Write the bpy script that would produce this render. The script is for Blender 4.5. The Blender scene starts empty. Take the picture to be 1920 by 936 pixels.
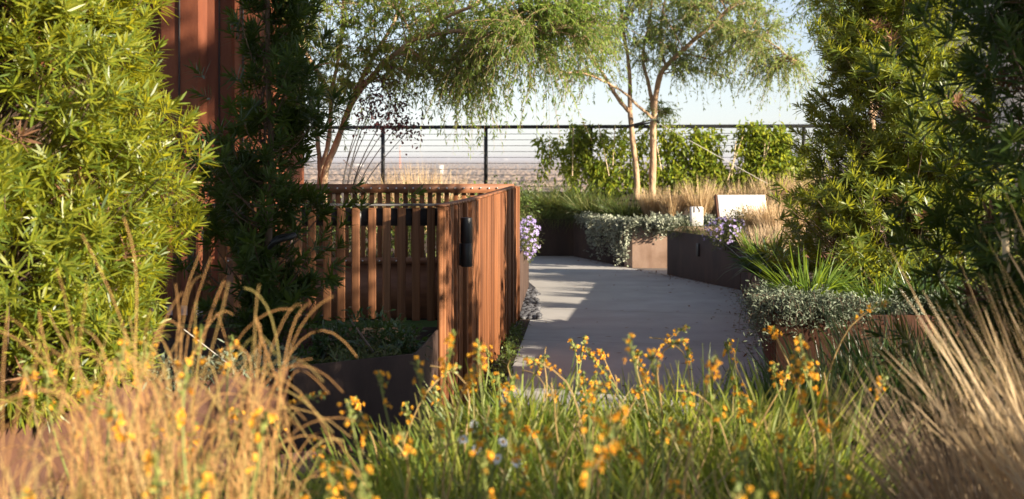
import bpy, math, random
import numpy as np
from mathutils import Vector

R = math.radians
S = bpy.context.scene
COL = S.collection
random.seed(11)
RNG = np.random.default_rng(11)

# ------------------------------------------------------------------ camera, light, exposure
FPX, HZ, EYE = 2667.0, 297.0, 1.55          # focal length in photo pixels, horizon row, eye height (m)
cam = bpy.data.cameras.new("camera")
camo = bpy.data.objects.new("camera", cam); COL.objects.link(camo)
camo.location = (0, 0, EYE); camo.rotation_euler = (R(90), 0, 0)
cam.sensor_width = 36; cam.lens = 50.0
cam.shift_y = -(468 - HZ) / 1920.0
cam.clip_start = 0.05; cam.clip_end = 90000
cam.dof.use_dof = True; cam.dof.focus_distance = 9.3; cam.dof.aperture_fstop = 4.0
S.camera = camo

SUN_EL, SUN_AZ = R(17), R(30)               # azimuth: to the right of the view, 30 degrees behind the camera
TO_SUN = Vector((math.cos(SUN_EL) * math.cos(SUN_AZ), -math.cos(SUN_EL) * math.sin(SUN_AZ), math.sin(SUN_EL)))
w = bpy.data.worlds.new("World"); S.world = w; w.use_nodes = True
wn = w.node_tree.nodes; wl = w.node_tree.links
sky = wn.new("ShaderNodeTexSky"); sky.sky_type = 'NISHITA'; sky.sun_disc = False
sky.sun_elevation = SUN_EL; sky.sun_rotation = R(120); sky.altitude = 200
sky.air_density = 1.0; sky.dust_density = 0.3; sky.ozone_density = 2.0
hs_ = wn.new("ShaderNodeHueSaturation"); hs_.inputs["Saturation"].default_value = .5
wl.new(sky.outputs[0], hs_.inputs["Color"]); tint = wn.new("ShaderNodeMix"); tint.data_type = 'RGBA'; tint.blend_type = 'MULTIPLY'; tint.inputs[0].default_value = 1; tint.inputs[7].default_value = (.93, .97, 1.10, 1)
wl.new(hs_.outputs[0], tint.inputs[6]); wl.new(tint.outputs[2], wn["Background"].inputs[0]); wn["Background"].inputs[1].default_value = 0.052
sun = bpy.data.lights.new("sun", 'SUN'); sun.energy = 5.0; sun.angle = R(0.5); sun.color = (1.0, 0.87, 0.68)
suno = bpy.data.objects.new("sun", sun); COL.objects.link(suno)
suno.rotation_euler = TO_SUN.to_track_quat('Z', 'Y').to_euler(); suno.location = (20, -12, 15)
S.view_settings.view_transform = 'Standard'; S.view_settings.look = 'None'
S.view_settings.exposure = 1.85; S.view_settings.gamma = 1; S.view_settings.use_curve_mapping = False
S.cycles.max_bounces = 7; S.cycles.transparent_max_bounces = 8
S.cycles.volume_bounces = 0

# ------------------------------------------------------------------ helpers
def P(px, py, Y):
    return np.array([(px - 960) / FPX * Y, Y, EYE - (py - HZ) / FPX * Y])
def PX(px, Y): return (px - 960) / FPX * Y

def tag(o, label=None, cat=None, group=None, kind=None):
    if label: o["label"] = label
    if cat: o["category"] = cat
    if group: o["group"] = group
    if kind: o["kind"] = kind
    return o
def empty(name, loc=(0, 0, 0)):
    o = bpy.data.objects.new(name, None); COL.objects.link(o); o.location = loc; o.empty_display_size = .1
    return o
def mk(name, V, F, mat, parent=None, T=None, mi=None, smooth=False):
    """one mesh object from quads F (and triangles T); a parent keeps world coordinates"""
    V = np.asarray(V, dtype=np.float32).reshape(-1, 3)
    me = bpy.data.meshes.new(name)
    nq = 0 if F is None else len(F); nt = 0 if T is None else len(T)
    loops = []
    if nq: loops.append(np.asarray(F, dtype=np.int32).ravel())
    if nt: loops.append(np.asarray(T, dtype=np.int32).ravel())
    loops = np.concatenate(loops)
    me.vertices.add(len(V)); me.vertices.foreach_set("co", V.ravel())
    me.loops.add(len(loops)); me.loops.foreach_set("vertex_index", loops)
    me.polygons.add(nq + nt)
    st = np.concatenate([np.arange(nq) * 4, nq * 4 + np.arange(nt) * 3]).astype(np.int32)
    me.polygons.foreach_set("loop_start", st)
    mats = mat if isinstance(mat, (list, tuple)) else [mat]
    for m in mats: me.materials.append(m)
    if mi is not None: me.polygons.foreach_set("material_index", np.asarray(mi, dtype=np.int32))
    if smooth: me.polygons.foreach_set("use_smooth", np.ones(nq + nt, dtype=bool))
    me.update(calc_edges=True); me.validate()
    o = bpy.data.objects.new(name, me); COL.objects.link(o)
    if parent is not None:
        o.parent = parent
        o.matrix_parent_inverse.identity()
        pl = parent
        off = Vector((0, 0, 0))
        while pl is not None:
            off += pl.location; pl = pl.parent
        o.location = -off
        if parent.parent is not None or parent.type == 'MESH': pass
    return o
def recentre(o):
    """put a child mesh's verts relative to its root so that its own location is zero"""
    off = np.array(o.location)
    n = len(o.data.vertices); a = np.empty(n * 3, dtype=np.float32); o.data.vertices.foreach_get("co", a)
    a = a.reshape(-1, 3) + off; o.data.vertices.foreach_set("co", a.ravel().astype(np.float32)); o.location = (0, 0, 0)
    return o
def cat(parts):
    Vs, Fs, n = [], [], 0
    for V, F in parts:
        V = np.asarray(V).reshape(-1, 3); Vs.append(V); Fs.append(np.asarray(F, dtype=np.int64).reshape(-1, 4) + n); n += len(V)
    return np.concatenate(Vs), np.concatenate(Fs)
def nrm(a): return a / np.maximum(np.linalg.norm(a, axis=-1, keepdims=True), 1e-9)

def leaves(base, d, L, W, droop=0.0, up=None, k=2, prof=None, jit=.3, rng=RNG):
    """N leaves or blades: k quads long, bending down by droop*L"""
    N = len(base); d = nrm(d)
    L = np.broadcast_to(L, (N,)); W = np.broadcast_to(W, (N,)); droop = np.broadcast_to(droop, (N,))
    u = np.array([0, 0, 1.0]) if up is None else up
    u = np.broadcast_to(u, (N, 3)) + rng.normal(0, jit, (N, 3))
    side = nrm(np.cross(d, u))
    t = np.linspace(0, 1, k + 1)
    if prof is None: prof = {1: [1, .3], 2: [.45, 1, .08], 3: [.5, 1, .8, .08], 4: [.8, 1, .9, .6, .1], 5: [.8, 1, 1, .8, .5, .1]}[k]
    prof = np.array(prof)
    c = base[:, None, :] + d[:, None, :] * (L[:, None] * t)[..., None]
    c[:, :, 2] -= (droop * L)[:, None] * t ** 2
    o = side[:, None, :] * (W[:, None] * prof * .5)[..., None]
    V = np.stack([c - o, c + o], 2).reshape(-1, 3)
    b = (np.arange(N) * (k + 1) * 2)[:, None] + np.arange(k) * 2
    F = np.stack([b, b + 1, b + 3, b + 2], -1).reshape(-1, 4)
    return V, F
def tubes(C, Rd, sides=4):
    """N curves (N,K,3) with radii (N,K) -> quads"""
    C = np.asarray(C, dtype=float)
    if C.ndim == 2: C = C[None]; Rd = np.asarray(Rd, dtype=float)[None]
    N, K, _ = C.shape; Rd = np.broadcast_to(Rd, (N, K))
    T = nrm(np.gradient(C, axis=1))
    ref = np.where(np.abs(T[..., 2:3]) > .9, np.array([1.0, 0, 0]), np.array([0, 0, 1.0]))
    ref = np.broadcast_to(ref[:, :1], T.shape)
    A = nrm(np.cross(T, ref)); B = np.cross(T, A)
    an = np.arange(sides) * 2 * math.pi / sides
    V = C[:, :, None, :] + Rd[:, :, None, None] * (np.cos(an)[:, None] * A[:, :, None, :] + np.sin(an)[:, None] * B[:, :, None, :])
    V = V.reshape(-1, 3)
    n = (np.arange(N) * K * sides)[:, None, None]; kk = (np.arange(K - 1) * sides)[None, :, None]; s = np.arange(sides)[None, None, :]
    s2 = (s + 1) % sides
    F = np.stack([n + kk + s, n + kk + s2, n + kk + sides + s2, n + kk + sides + s], -1).reshape(-1, 4)
    return V, F
def smoothpath(pts, n):
    """Catmull-Rom through pts -> n points"""
    p = np.asarray(pts, dtype=float); p = np.vstack([2 * p[0] - p[1], p, 2 * p[-1] - p[-2]])
    t = np.linspace(0, len(p) - 3 - 1e-6, n); i = t.astype(int); f = (t - i)[:, None]
    a, b, c, d = p[i], p[i + 1], p[i + 2], p[i + 3]
    return .5 * ((2 * b) + (c - a) * f + (2 * a - 5 * b + 4 * c - d) * f ** 2 + (3 * b - a - 3 * c + d) * f ** 3)
def box(c, s, ax=(1, 0, 0)):
    """box centred at c, size s, its x axis along ax (horizontal)"""
    x = np.array([ax[0], ax[1], 0.0]); x /= np.linalg.norm(x); y = np.array([-x[1], x[0], 0]); z = np.array([0, 0, 1.0])
    g = np.array([[i, j, k] for k in (-.5, .5) for j in (-.5, .5) for i in (-.5, .5)])
    V = np.asarray(c, float) + (g[:, :1] * s[0]) * x + (g[:, 1:2] * s[1]) * y + (g[:, 2:] * s[2]) * z
    F = [[0, 2, 3, 1], [4, 5, 7, 6], [0, 1, 5, 4], [2, 6, 7, 3], [0, 4, 6, 2], [1, 3, 7, 5]]
    return V, np.array(F)
def bev(o, wd=.004, seg=2):
    m = o.modifiers.new("bevel", 'BEVEL'); m.width = wd; m.segments = seg; m.limit_method = 'ANGLE'
    return o
def cyl(c, r, h, n=20, axis='z'):
    a = np.arange(n) * 2 * math.pi / n
    ring = np.stack([np.cos(a) * r, np.sin(a) * r, np.zeros(n)], -1)
    def mv(q):
        if axis == 'y': q = q[:, [0, 2, 1]]
        if axis == 'x': q = q[:, [2, 0, 1]]
        return q
    C = np.asarray(c, float)
    ups = np.array([0, 0, h / 2])
    V = [mv(ring - ups) + C, mv(ring + ups) + C, mv(ring * .0 - ups) + C, mv(ring * .0 + ups) + C]
    V = np.concatenate(V); i = np.arange(n); j = (i + 1) % n
    F = np.concatenate([np.stack([i, j, n + j, n + i], -1), np.stack([j, i, 2 * n + i, 2 * n + j], -1), np.stack([n + i, n + j, 3 * n + j, 3 * n + i], -1)])
    return V, F

# ------------------------------------------------------------------ materials
def newmat(name):
    m = bpy.data.materials.new(name); m.use_nodes = True
    n = m.node_tree.nodes; return m, n, m.node_tree.links, n["Principled BSDF"]
def ramp(n, stops):
    r = n.new("ShaderNodeValToRGB")
    while len(r.color_ramp.elements) < len(stops): r.color_ramp.elements.new(.5)
    for e, (p, c) in zip(r.color_ramp.elements, stops): e.position = p; e.color = (*c, 1)
    return r
def leafmat(name, cols, trans=None, mix=.35, rough=.42, spec=.4):
    """cols: list of colours spread over the single leaves; trans: colour of light coming through"""
    m, n, l, b = newmat(name)
    g = n.new("ShaderNodeNewGeometry")
    st = [(i / max(1, len(cols) - 1), c) for i, c in enumerate(cols)]
    r = ramp(n, st); l.new(g.outputs["Random Per Island"], r.inputs[0])
    l.new(r.outputs[0], b.inputs["Base Color"]); b.inputs["Roughness"].default_value = rough
    b.inputs["Specular IOR Level"].default_value = spec
    if trans:
        t = n.new("ShaderNodeBsdfTranslucent"); mx = n.new("ShaderNodeMixShader"); mx.inputs[0].default_value = mix
        mc = n.new("ShaderNodeMix"); mc.data_type = 'RGBA'; mc.blend_type = 'MIX'; mc.inputs[0].default_value = .75
        l.new(r.outputs[0], mc.inputs[6]); mc.inputs[7].default_value = (*trans, 1)
        l.new(mc.outputs[2], t.inputs[0])
        l.new(b.outputs[0], mx.inputs[1]); l.new(t.outputs[0], mx.inputs[2]); l.new(mx.outputs[0], n["Material Output"].inputs[0])
    return m
def noisemat(name, stops, scale=5, detail=6, rough=.7, stretch=(1, 1, 1), bump=.0, bscale=None, spec=.3, metal=0, second=None):
    m, n, l, b = newmat(name)
    tc = n.new("ShaderNodeNewGeometry"); mp = n.new("ShaderNodeMapping"); mp.inputs["Scale"].default_value = stretch
    l.new(tc.outputs["Position"], mp.inputs[0])
    nz = n.new("ShaderNodeTexNoise"); nz.inputs["Scale"].default_value = scale; nz.inputs["Detail"].default_value = detail; nz.inputs["Roughness"].default_value = .62
    l.new(mp.outputs[0], nz.inputs[0]); r = ramp(n, stops); l.new(nz.outputs[0], r.inputs[0])
    out = r.outputs[0]
    if second:
        s2, col, lo, hi, amt, str2 = second
        mp2 = n.new("ShaderNodeMapping"); mp2.inputs["Scale"].default_value = str2; l.new(tc.outputs["Position"], mp2.inputs[0])
        n2 = n.new("ShaderNodeTexNoise"); n2.inputs["Scale"].default_value = s2; n2.inputs["Detail"].default_value = 8; l.new(mp2.outputs[0], n2.inputs[0])
        r2 = ramp(n, [(lo, (0, 0, 0)), (hi, (amt, amt, amt))]); l.new(n2.outputs[0], r2.inputs[0])
        mx = n.new("ShaderNodeMix"); mx.data_type = 'RGBA'; l.new(r2.outputs[0], mx.inputs[0]); l.new(out, mx.inputs[6]); mx.inputs[7].default_value = (*col, 1)
        out = mx.outputs[2]
    l.new(out, b.inputs["Base Color"]); b.inputs["Roughness"].default_value = rough; b.inputs["Specular IOR Level"].default_value = spec; b.inputs["Metallic"].default_value = metal
    if bump:
        bn = n.new("ShaderNodeTexNoise"); bn.inputs["Scale"].default_value = bscale or scale * 4; bn.inputs["Detail"].default_value = 6
        l.new(mp.outputs[0], bn.inputs[0]); bp = n.new("ShaderNodeBump"); bp.inputs["Strength"].default_value = bump; bp.inputs["Distance"].default_value = .02
        l.new(bn.outputs[0], bp.inputs["Height"]); l.new(bp.outputs[0], b.inputs["Normal"])
    return m
def woodmat(name, cols):
    """boards with grain along z; every separate board its own tone"""
    m, n, l, b = newmat(name)
    g = n.new("ShaderNodeNewGeometry"); oi = n.new("ShaderNodeObjectInfo")
    ad = n.new("ShaderNodeMath"); ad.operation = 'ADD'; l.new(g.outputs["Random Per Island"], ad.inputs[0]); l.new(oi.outputs["Random"], ad.inputs[1])
    fr = n.new("ShaderNodeMath"); fr.operation = 'FRACT'; l.new(ad.outputs[0], fr.inputs[0])
    r = ramp(n, [(i / (len(cols) - 1), c) for i, c in enumerate(cols)]); l.new(fr.outputs[0], r.inputs[0])
    mp = n.new("ShaderNodeMapping"); mp.inputs["Scale"].default_value = (90, 90, 2.2); l.new(g.outputs["Position"], mp.inputs[0])
    vm = n.new("ShaderNodeVectorMath"); vm.operation = 'ADD'; l.new(mp.outputs[0], vm.inputs[0]); l.new(fr.outputs[0], vm.inputs[1])
    nz = n.new("ShaderNodeTexNoise"); nz.inputs["Scale"].default_value = 1; nz.inputs["Detail"].default_value = 5; l.new(vm.outputs[0], nz.inputs[0])
    r2 = ramp(n, [(.3, (.45, .42, .4)), (.5, (.85, .85, .85)), (.7, (1.15, 1.1, 1.05))]); l.new(nz.outputs[0], r2.inputs[0])
    mx = n.new("ShaderNodeMix"); mx.data_type = 'RGBA'; mx.blend_type = 'MULTIPLY'; mx.inputs[0].default_value = .8
    l.new(r.outputs[0], mx.inputs[6]); l.new(r2.outputs[0], mx.inputs[7]); l.new(mx.outputs[2], b.inputs["Base Color"])
    b.inputs["Roughness"].default_value = .62; b.inputs["Specular IOR Level"].default_value = .13
    bp = n.new("ShaderNodeBump"); bp.inputs["Strength"].default_value = .25; bp.inputs["Distance"].default_value = .004
    l.new(nz.outputs[0], bp.inputs["Height"]); l.new(bp.outputs[0], b.inputs["Normal"])
    return m
def plain(name, c, rough=.6, metal=0, spec=.4):
    m, n, l, b = newmat(name); b.inputs["Base Color"].default_value = (*c, 1); b.inputs["Roughness"].default_value = rough
    b.inputs["Metallic"].default_value = metal; b.inputs["Specular IOR Level"].default_value = spec
    nz = n.new("ShaderNodeTexNoise"); nz.inputs["Scale"].default_value = 9; nz.inputs["Detail"].default_value = 5
    g = n.new("ShaderNodeNewGeometry"); l.new(g.outputs["Position"], nz.inputs[0])
    r = ramp(n, [(.3, tuple(x * .8 for x in c)), (.7, tuple(min(1, x * 1.15) for x in c))]); l.new(nz.outputs[0], r.inputs[0]); l.new(r.outputs[0], b.inputs["Base Color"])
    return m

M = {}
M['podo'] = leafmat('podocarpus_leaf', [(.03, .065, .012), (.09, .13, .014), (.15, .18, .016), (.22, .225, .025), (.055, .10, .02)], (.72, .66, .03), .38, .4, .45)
M['podo_shade'] = leafmat('shade_tone_podocarpus_leaf', [(.016, .034, .008), (.028, .052, .010), (.042, .068, .013), (.022, .04, .01)], (.20, .26, .02), .25, .5, .14)  # podocarpus leaf with the bushes' shade put into darker colours
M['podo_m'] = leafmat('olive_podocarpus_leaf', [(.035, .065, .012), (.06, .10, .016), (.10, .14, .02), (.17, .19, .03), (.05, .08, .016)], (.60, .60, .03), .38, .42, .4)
M['dead'] = leafmat('withered_leaf', [(.12, .06, .03), (.2, .1, .05), (.09, .05, .03)], (.3, .15, .06), .2, .6, .2)
M['acacia'] = leafmat('feathery_leaf', [(.055, .10, .022), (.09, .14, .026), (.13, .18, .04), (.07, .12, .028)], (.50, .66, .10), .5, .45, .35)
M['acacia_d'] = leafmat('feathery_leaf_far', [(.075, .12, .035), (.11, .15, .045), (.15, .19, .06)], (.56, .68, .17), .5, .5, .35)
M['vine'] = leafmat('vine_leaf', [(.08, .14, .016), (.12, .18, .02), (.17, .21, .028), (.24, .24, .035)], (.66, .70, .06), .44, .5, .25)
M['purple'] = leafmat('purple_leaf', [(.03, .012, .014), (.05, .018, .02)], (.16, .04, .04), .25, .45, .3)
M['sedge'] = leafmat('sedge_blade', [(.03, .055, .015), (.05, .085, .02), (.085, .11, .03), (.16, .14, .05)], (.28, .32, .06), .3, .45, .3)
M['strap'] = leafmat('strap_leaf', [(.05, .10, .018), (.08, .14, .02), (.12, .18, .03)], (.42, .55, .04), .36, .45, .3)
M['bulb'] = leafmat('bulbine_leaf', [(.04, .08, .015), (.085, .135, .022), (.13, .18, .03), (.19, .21, .04), (.27, .21, .08), (.085, .14, .022)], (.58, .64, .07), .42, .45, .3)
M['straw'] = leafmat('straw_blade', [(.42, .29, .15), (.55, .40, .22), (.62, .48, .30), (.35, .22, .11)], (.6, .42, .2), .3, .6, .2)
M['straw_g'] = leafmat('greyish_straw_blade', [(.27, .19, .12), (.38, .28, .17), (.48, .35, .21), (.2, .14, .085)], (.4, .28, .16), .22, .6, .2)
M['straw_o'] = leafmat('russet_straw_stem', [(.42, .22, .08), (.5, .29, .11), (.36, .19, .07), (.46, .32, .12), (.3, .26, .08)], (.6, .32, .1), .25, .6, .2)
M['silver'] = leafmat('silver_leaf', [(.22, .25, .18), (.29, .31, .23), (.36, .37, .29), (.17, .2, .14)], (.4, .42, .3), .2, .7, .2)
M['silver_d'] = leafmat('grey_green_leaf', [(.10, .13, .09), (.16, .19, .13), (.23, .26, .19)], (.24, .28, .15), .2, .7, .2)
M['aster_l'] = leafmat('aster_leaf', [(.05, .075, .03), (.09, .11, .04), (.14, .13, .05)], (.25, .3, .06), .25, .5, .3)
M['aster_f'] = leafmat('aster_petal', [(.30, .22, .50), (.42, .34, .62), (.52, .45, .70)], (.5, .4, .7), .3, .6, .2)
M['orange'] = leafmat('orange_petal', [(.74, .29, .02), (.82, .38, .03), (.85, .47, .06), (.50, .2, .03)], (.95, .5, .04), .35, .5, .2)
M['yellow'] = leafmat('yellow_stamen', [(.85, .5, .05), (.8, .42, .04)], (.9, .6, .05), .3, .6, .2)
M['stalk'] = leafmat('green_stalk', [(.13, .17, .04), (.18, .21, .05), (.22, .22, .07)], (.3, .33, .08), .15, .5, .3)
M['drystalk'] = leafmat('dry_stalk', [(.3, .17, .08), (.36, .24, .1), (.28, .2, .07)], (.4, .25, .1), .15, .6, .2)
M['white'] = leafmat('white_petal', [(.75, .74, .72), (.8, .8, .78)], (.8, .8, .75), .25, .6, .2)
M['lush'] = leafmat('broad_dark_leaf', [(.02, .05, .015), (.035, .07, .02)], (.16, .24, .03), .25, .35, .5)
M['cover'] = leafmat('groundcover_leaf', [(.06, .10, .02), (.10, .14, .03), (.05, .07, .02)], (.25, .3, .05), .25, .5, .3)
M['bark'] = noisemat('tan_bark', [(.3, (.20, .12, .07)), (.55, (.35, .23, .14)), (.75, (.44, .31, .20))], 14, 6, .8, (1, 1, .35), .6, 40)
M['bark_d'] = noisemat('brown_bark', [(.3, (.06, .04, .028)), (.7, (.13, .085, .055))], 18, 6, .85, (1, 1, .3), .6, 40)
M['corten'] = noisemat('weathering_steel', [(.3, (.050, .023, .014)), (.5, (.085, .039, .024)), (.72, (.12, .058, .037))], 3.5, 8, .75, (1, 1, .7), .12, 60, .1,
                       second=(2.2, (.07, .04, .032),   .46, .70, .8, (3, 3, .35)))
M['corten_shade'] = noisemat('shade_tone_steel', [(.3, (.036, .024, .02)), (.5, (.056, .037, .03)), (.75, (.09, .056, .042))], 3.0, 8, .7, (1, 1, .5), .1, 60, .09,
                            second=(1.6, (.03, .022, .02), .45, .8, .6, (5, 5, .3)))  # same steel, darkened so its colour carries the shade on these faces
M['corten_lit'] = noisemat('sunlit_tone_steel', [(.3, (.20, .125, .085)), (.5, (.30, .20, .145)), (.72, (.36, .25, .19))], 3.5, 8, .55, (1, 1, .7), .1, 60, .4, second=(2.0, (.14, .07, .04), .5, .8, .6, (3, 3, .4)))  # same steel, made paler so its colour carries the sunlight
M['tower'] = noisemat('rusted_panel', [(.3, (.085, .026, .014)), (.5, (.14, .044, .021)), (.7, (.21, .072, .034))], 2.2, 8, .75, (1, 1, .5), .1, 40, .12,
                      second=(1.2, (.10, .035, .022), .45, .75, .7, (4, 4, .25)))
M['wood'] = woodmat('red_brown_hardwood', [(.075, .028, .013), (.20, .078, .032), (.13, .050, .022), (.27, .112, .048), (.17, .066, .027)])
M['wood_s'] = woodmat('worn_hardwood_slat', [(.14, .062, .030), (.22, .10, .048), (.18, .078, .038), (.26, .128, .066)])
M['concrete'] = noisemat('pale_concrete', [(.3, (.30, .285, .27)), (.55, (.37, .355, .34)), (.75, (.44, .425, .405))], 1.8, 9, .85, (1, 1, 1), .08, 120, .25,
                         second=(.9, (.22, .205, .195), .5, .85, .5, (1, 1, 1)))
M['soil'] = noisemat('mulch', [(.3, (.018, .012, .009)), (.6, (.06, .038, .024)), (.8, (.11, .07, .045))], 45, 6, .95, (1, 1, 1), 1.0, 60)
M['turf'] = noisemat('turf', [(.3, (.035, .075, .012)), (.7, (.08, .14, .02))], 120, 4, .9, (1, 1, 1), 1.0, 200)
M['black'] = plain('black_powder_coat', (.012, .012, .013), .42)
M['cable'] = plain('steel_cable', (.12, .11, .10), .4, .6)
M['steel'] = plain('stainless_bolt', (.6, .58, .55), .3, 1.0)
M['cap'] = plain('dark_steel_cap', (.035, .03, .03), .45)
M['railwood'] = noisemat('rust_brown_rail', [(.3, (.12, .045, .02)), (.7, (.22, .09, .04))], 4, 6, .55, (1, 4, 4), .1, 50)
M['whitepanel'] = noisemat('white_panel', [(.3, (.60, .58, .55)), (.7, (.74, .72, .69))], 6, 6, .6, second=(9, (.38, .34, .29), .52, .8, .5, (1, 1, .4)))
M['wall'] = noisemat('limestone', [(.3, (.50, .43, .35)), (.7, (.60, .53, .44))], 2, 6, .8, (1, 1, 3), .05, 20)
M['bamboo'] = noisemat('bamboo', [(.3, (.45, .34, .2)), (.7, (.58, .46, .3))], 20, 4, .6)
M['rope'] = plain('pale_cord', (.6, .56, .5), .8)
M['strapb'] = plain('black_strap', (.015, .015, .016), .6)
M['pebble'] = noisemat('dark_pebble', [(.3, (.03, .03, .034)), (.7, (.10, .10, .11))], 15, 4, .55)
M['terrain'] = noisemat('dormant_land', [(.35, (.12, .095, .075)), (.5, (.165, .13, .10)), (.7, (.21, .165, .125))], .004, 8, .95)
M['wood_far'] = leafmat('dormant_crown', [(.17, .125, .098), (.185, .135, .104), (.20, .145, .108), (.19, .14, .098)], None, 0, .9, .1)
M['far_w'] = plain('white_render', (.50, .48, .47), .7)
M['far_o'] = plain('red_mast_paint', (.55, .16, .07), .6)

# ------------------------------------------------------------------ the setting
def struct(name, V, F, mat, kind="structure", T=None):
    o = mk(name, V, F, mat, T=T); o["kind"] = kind; return o
def poly_sheet(name, pts, z, mat, kind="structure", parent=None):
    me = bpy.data.meshes.new(name); me.from_pydata([(x, y, z) for x, y in pts], [], [list(range(len(pts)))]); me.materials.append(mat); me.update()
    o = bpy.data.objects.new(name, me); COL.objects.link(o)
    if parent is None: o["kind"] = kind
    else: o.parent = parent; o.location = -parent.location
    return o
TZ = -20.0
struct("terrain", [(-30000, -60, TZ), (30000, -60, TZ), (30000, 40000, TZ), (-30000, 40000, TZ)], [[0, 1, 2, 3]], M['terrain'])
# roof of the building the garden stands on
V, F = box((1, 9.3, TZ / 2), (26, 32, -TZ)); struct("roof_deck", V, F, M['concrete'])
# path: curved concrete sheet with fine cross joints
left = [(-.30, 5.4), (-.12, 8.3), (-.02, 10.2), (.12, 12.6), (.26, 15.2), (.28, 17), (.05, 19.5), (-1.2, 19.9), (-4, 20.2)]
right = [(1.45, 5.4), (1.62, 8.6), (2.05, 12), (2.4, 14.5), (2.66, 16.7), (2.03, 19.0), (1.62, 20.1), (.97, 22.4), (-4, 22.9)]
poly_sheet("path", left + right[::-1], .005, M['concrete'])
poly_sheet("turf", [(-5.5, 8.3), (-.45, 8.3), (-.1, 13.45), (-5.5, 13.45)], .02, M['turf'])
JL = [.0]
for (x0, y0, x1, y1) in ((-.2, 7.2, 1.5, 7.0), (-.05, 9.6, 1.74, 9.3), (.09, 12.1, 2.06, 11.6), (.24, 14.6, 2.36, 14.0), (.28, 17.0, 2.60, 16.3), (.10, 19.3, 1.95, 19.1), (-.3, 19.9, -.1, 22.6)):
    e = np.array([x1 - x0, y1 - y0]); e /= np.linalg.norm(e); nn = np.array([-e[1], e[0]]) * .005
    q = [(x0 - nn[0], y0 - nn[1], .009), (x1 - nn[0], y1 - nn[1], .009), (x1 + nn[0], y1 + nn[1], .009), (x0 + nn[0], y0 + nn[1], .009)]
    struct("path_joint", q, [[0, 1, 2, 3]], M['cap'])
# mulch strips between path and walls
poly_sheet("planting_strip", [(-.42, 5.45), (-.30, 5.45), (-.12, 8.3), (-.02, 10.2), (.12, 12.6), (.26, 15.2), (.20, 15.2), (.06, 13.5), (-.26, 9.0)], .009, M['soil'])
# rear berm rising to the parapet
n = 24; gx = np.linspace(-4, 9, 40); gy = np.linspace(0, 1, n); G = []
for v in gy:
    for x in gx:
        y0 = 22.95 if x < 1 else (22.95 - (x - 1) * 4.0 if x < 1.72 else 20.15)
        y = y0 + (24.35 - y0) * v
        z = .55 + .40 * max(0, min(1, (y - 20.6) / 3.0)) ** 1.2 if x >= 1.72 else .55 + .38 * v
        G.append((x, y, z + .02 * math.sin(x * 7 + y * 5) * (v > .1)))
F = [[j * 40 + i, j * 40 + i + 1, (j + 1) * 40 + i + 1, (j + 1) * 40 + i] for j in range(n - 1) for i in range(39)]
struct("planting_mound", G, F, M['soil'])
# far dormant woods
rng = np.random.default_rng(3)
N = 42000
rr = 260 / (1 - rng.random(N) * .965); th = rng.uniform(-.30, .30, N)
cx, cy = rr * np.sin(th), rr * np.cos(th)
keep = cy < 7500; cx, cy = cx[keep], cy[keep]; N = len(cx)
ico = []
for k, (z, r_, m) in enumerate([(0., .55, 5), (.45, 1.0, 5), (.85, .6, 5)]):
    for a in range(5): ico.append((r_ * math.cos(a * 1.2566 + k * .6), r_ * math.sin(a * 1.2566 + k * .6), z))
ico.append((0, 0, 1.05)); ico = np.array(ico)
tri = []
for k in (0, 1):
    for a in range(5):
        b = (a + 1) % 5; tri += [[k * 5 + a, k * 5 + b, k * 5 + 5 + a], [k * 5 + b, k * 5 + 5 + b, k * 5 + 5 + a]]
tri += [[10 + a, 10 + (a + 1) % 5, 15] for a in range(5)]; tri = np.array(tri)
sc_ = rng.uniform(2.0, 5.5, N); hh = rng.uniform(.5, 1.6, N) * (1 + cy / 2500)
V = ico[None] * np.stack([sc_, sc_, hh], -1)[:, None, :] * rng.uniform(.7, 1.3, (N, 16, 1)) + np.stack([cx, cy, np.full(N, TZ - .3)], -1)[:, None, :]
T = tri[None] + (np.arange(N) * 16)[:, None, None]
struct("distant_woods", V.reshape(-1, 3), None, M['wood_far'], "stuff", T=T.reshape(-1, 3))
tag(bpy.data.objects["distant_woods"], "brown leafless woods covering the far plain", "woods")
# air
V, F = box((0, 19900, -4), (59000, 39900, 34)); hz = struct("haze", V, F, None, "stuff")
m, n_, l_, b_ = newmat("haze_air"); n_.remove(b_)
pv = n_.new("ShaderNodeVolumePrincipled"); pv.inputs["Density"].default_value = 1.5e-4; pv.inputs["Color"].default_value = (.66, .66, .72, 1); pv.inputs["Anisotropy"].default_value = .2
l_.new(pv.outputs[0], n_["Material Output"].inputs["Volume"]); hz.data.materials.clear(); hz.data.materials.append(m)

# ------------------------------------------------------------------ buildings, walls, railing
def building_wall(name, label, V, F, mat): return tag(mk(name, V, F, mat), label, "building")
# rust clad tower on the left: folded steel panels
root = empty("rust_clad_tower", (-3.6, 15.2, 0)); tag(root, "tall rust red steel clad tower rising behind the shaded podocarpus", "tower")
plan = [(-6.5, 15.2), (-3.78, 15.2), (-3.70, 15.0), (-3.30, 14.95), (-3.24, 15.12), (-2.98, 15.12), (-2.92, 14.98), (-2.70, 14.98), (-2.66, 18.2), (-6.5, 18.2)]
q = []
for a, b in zip(plan, plan[1:] + plan[:1]): q.append(([(*a, 0), (*b, 0), (*b, 9), (*a, 9)], [[0, 1, 2, 3]]))
V, F = cat(q); recentre(mk("steel_cladding", V, F, M['tower'], root))
q = [box((x, y - .012, 4.5), (.016, .016, 9)) for x, y in ((-3.50, 14.975), (-2.83, 14.98), (-3.11, 15.12))]
V, F = cat(q); recentre(mk("panel_joint", V, F, M['cap'], root))
o = poly_sheet("roof", plan, 9.0, M['cap'], parent=root)
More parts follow.
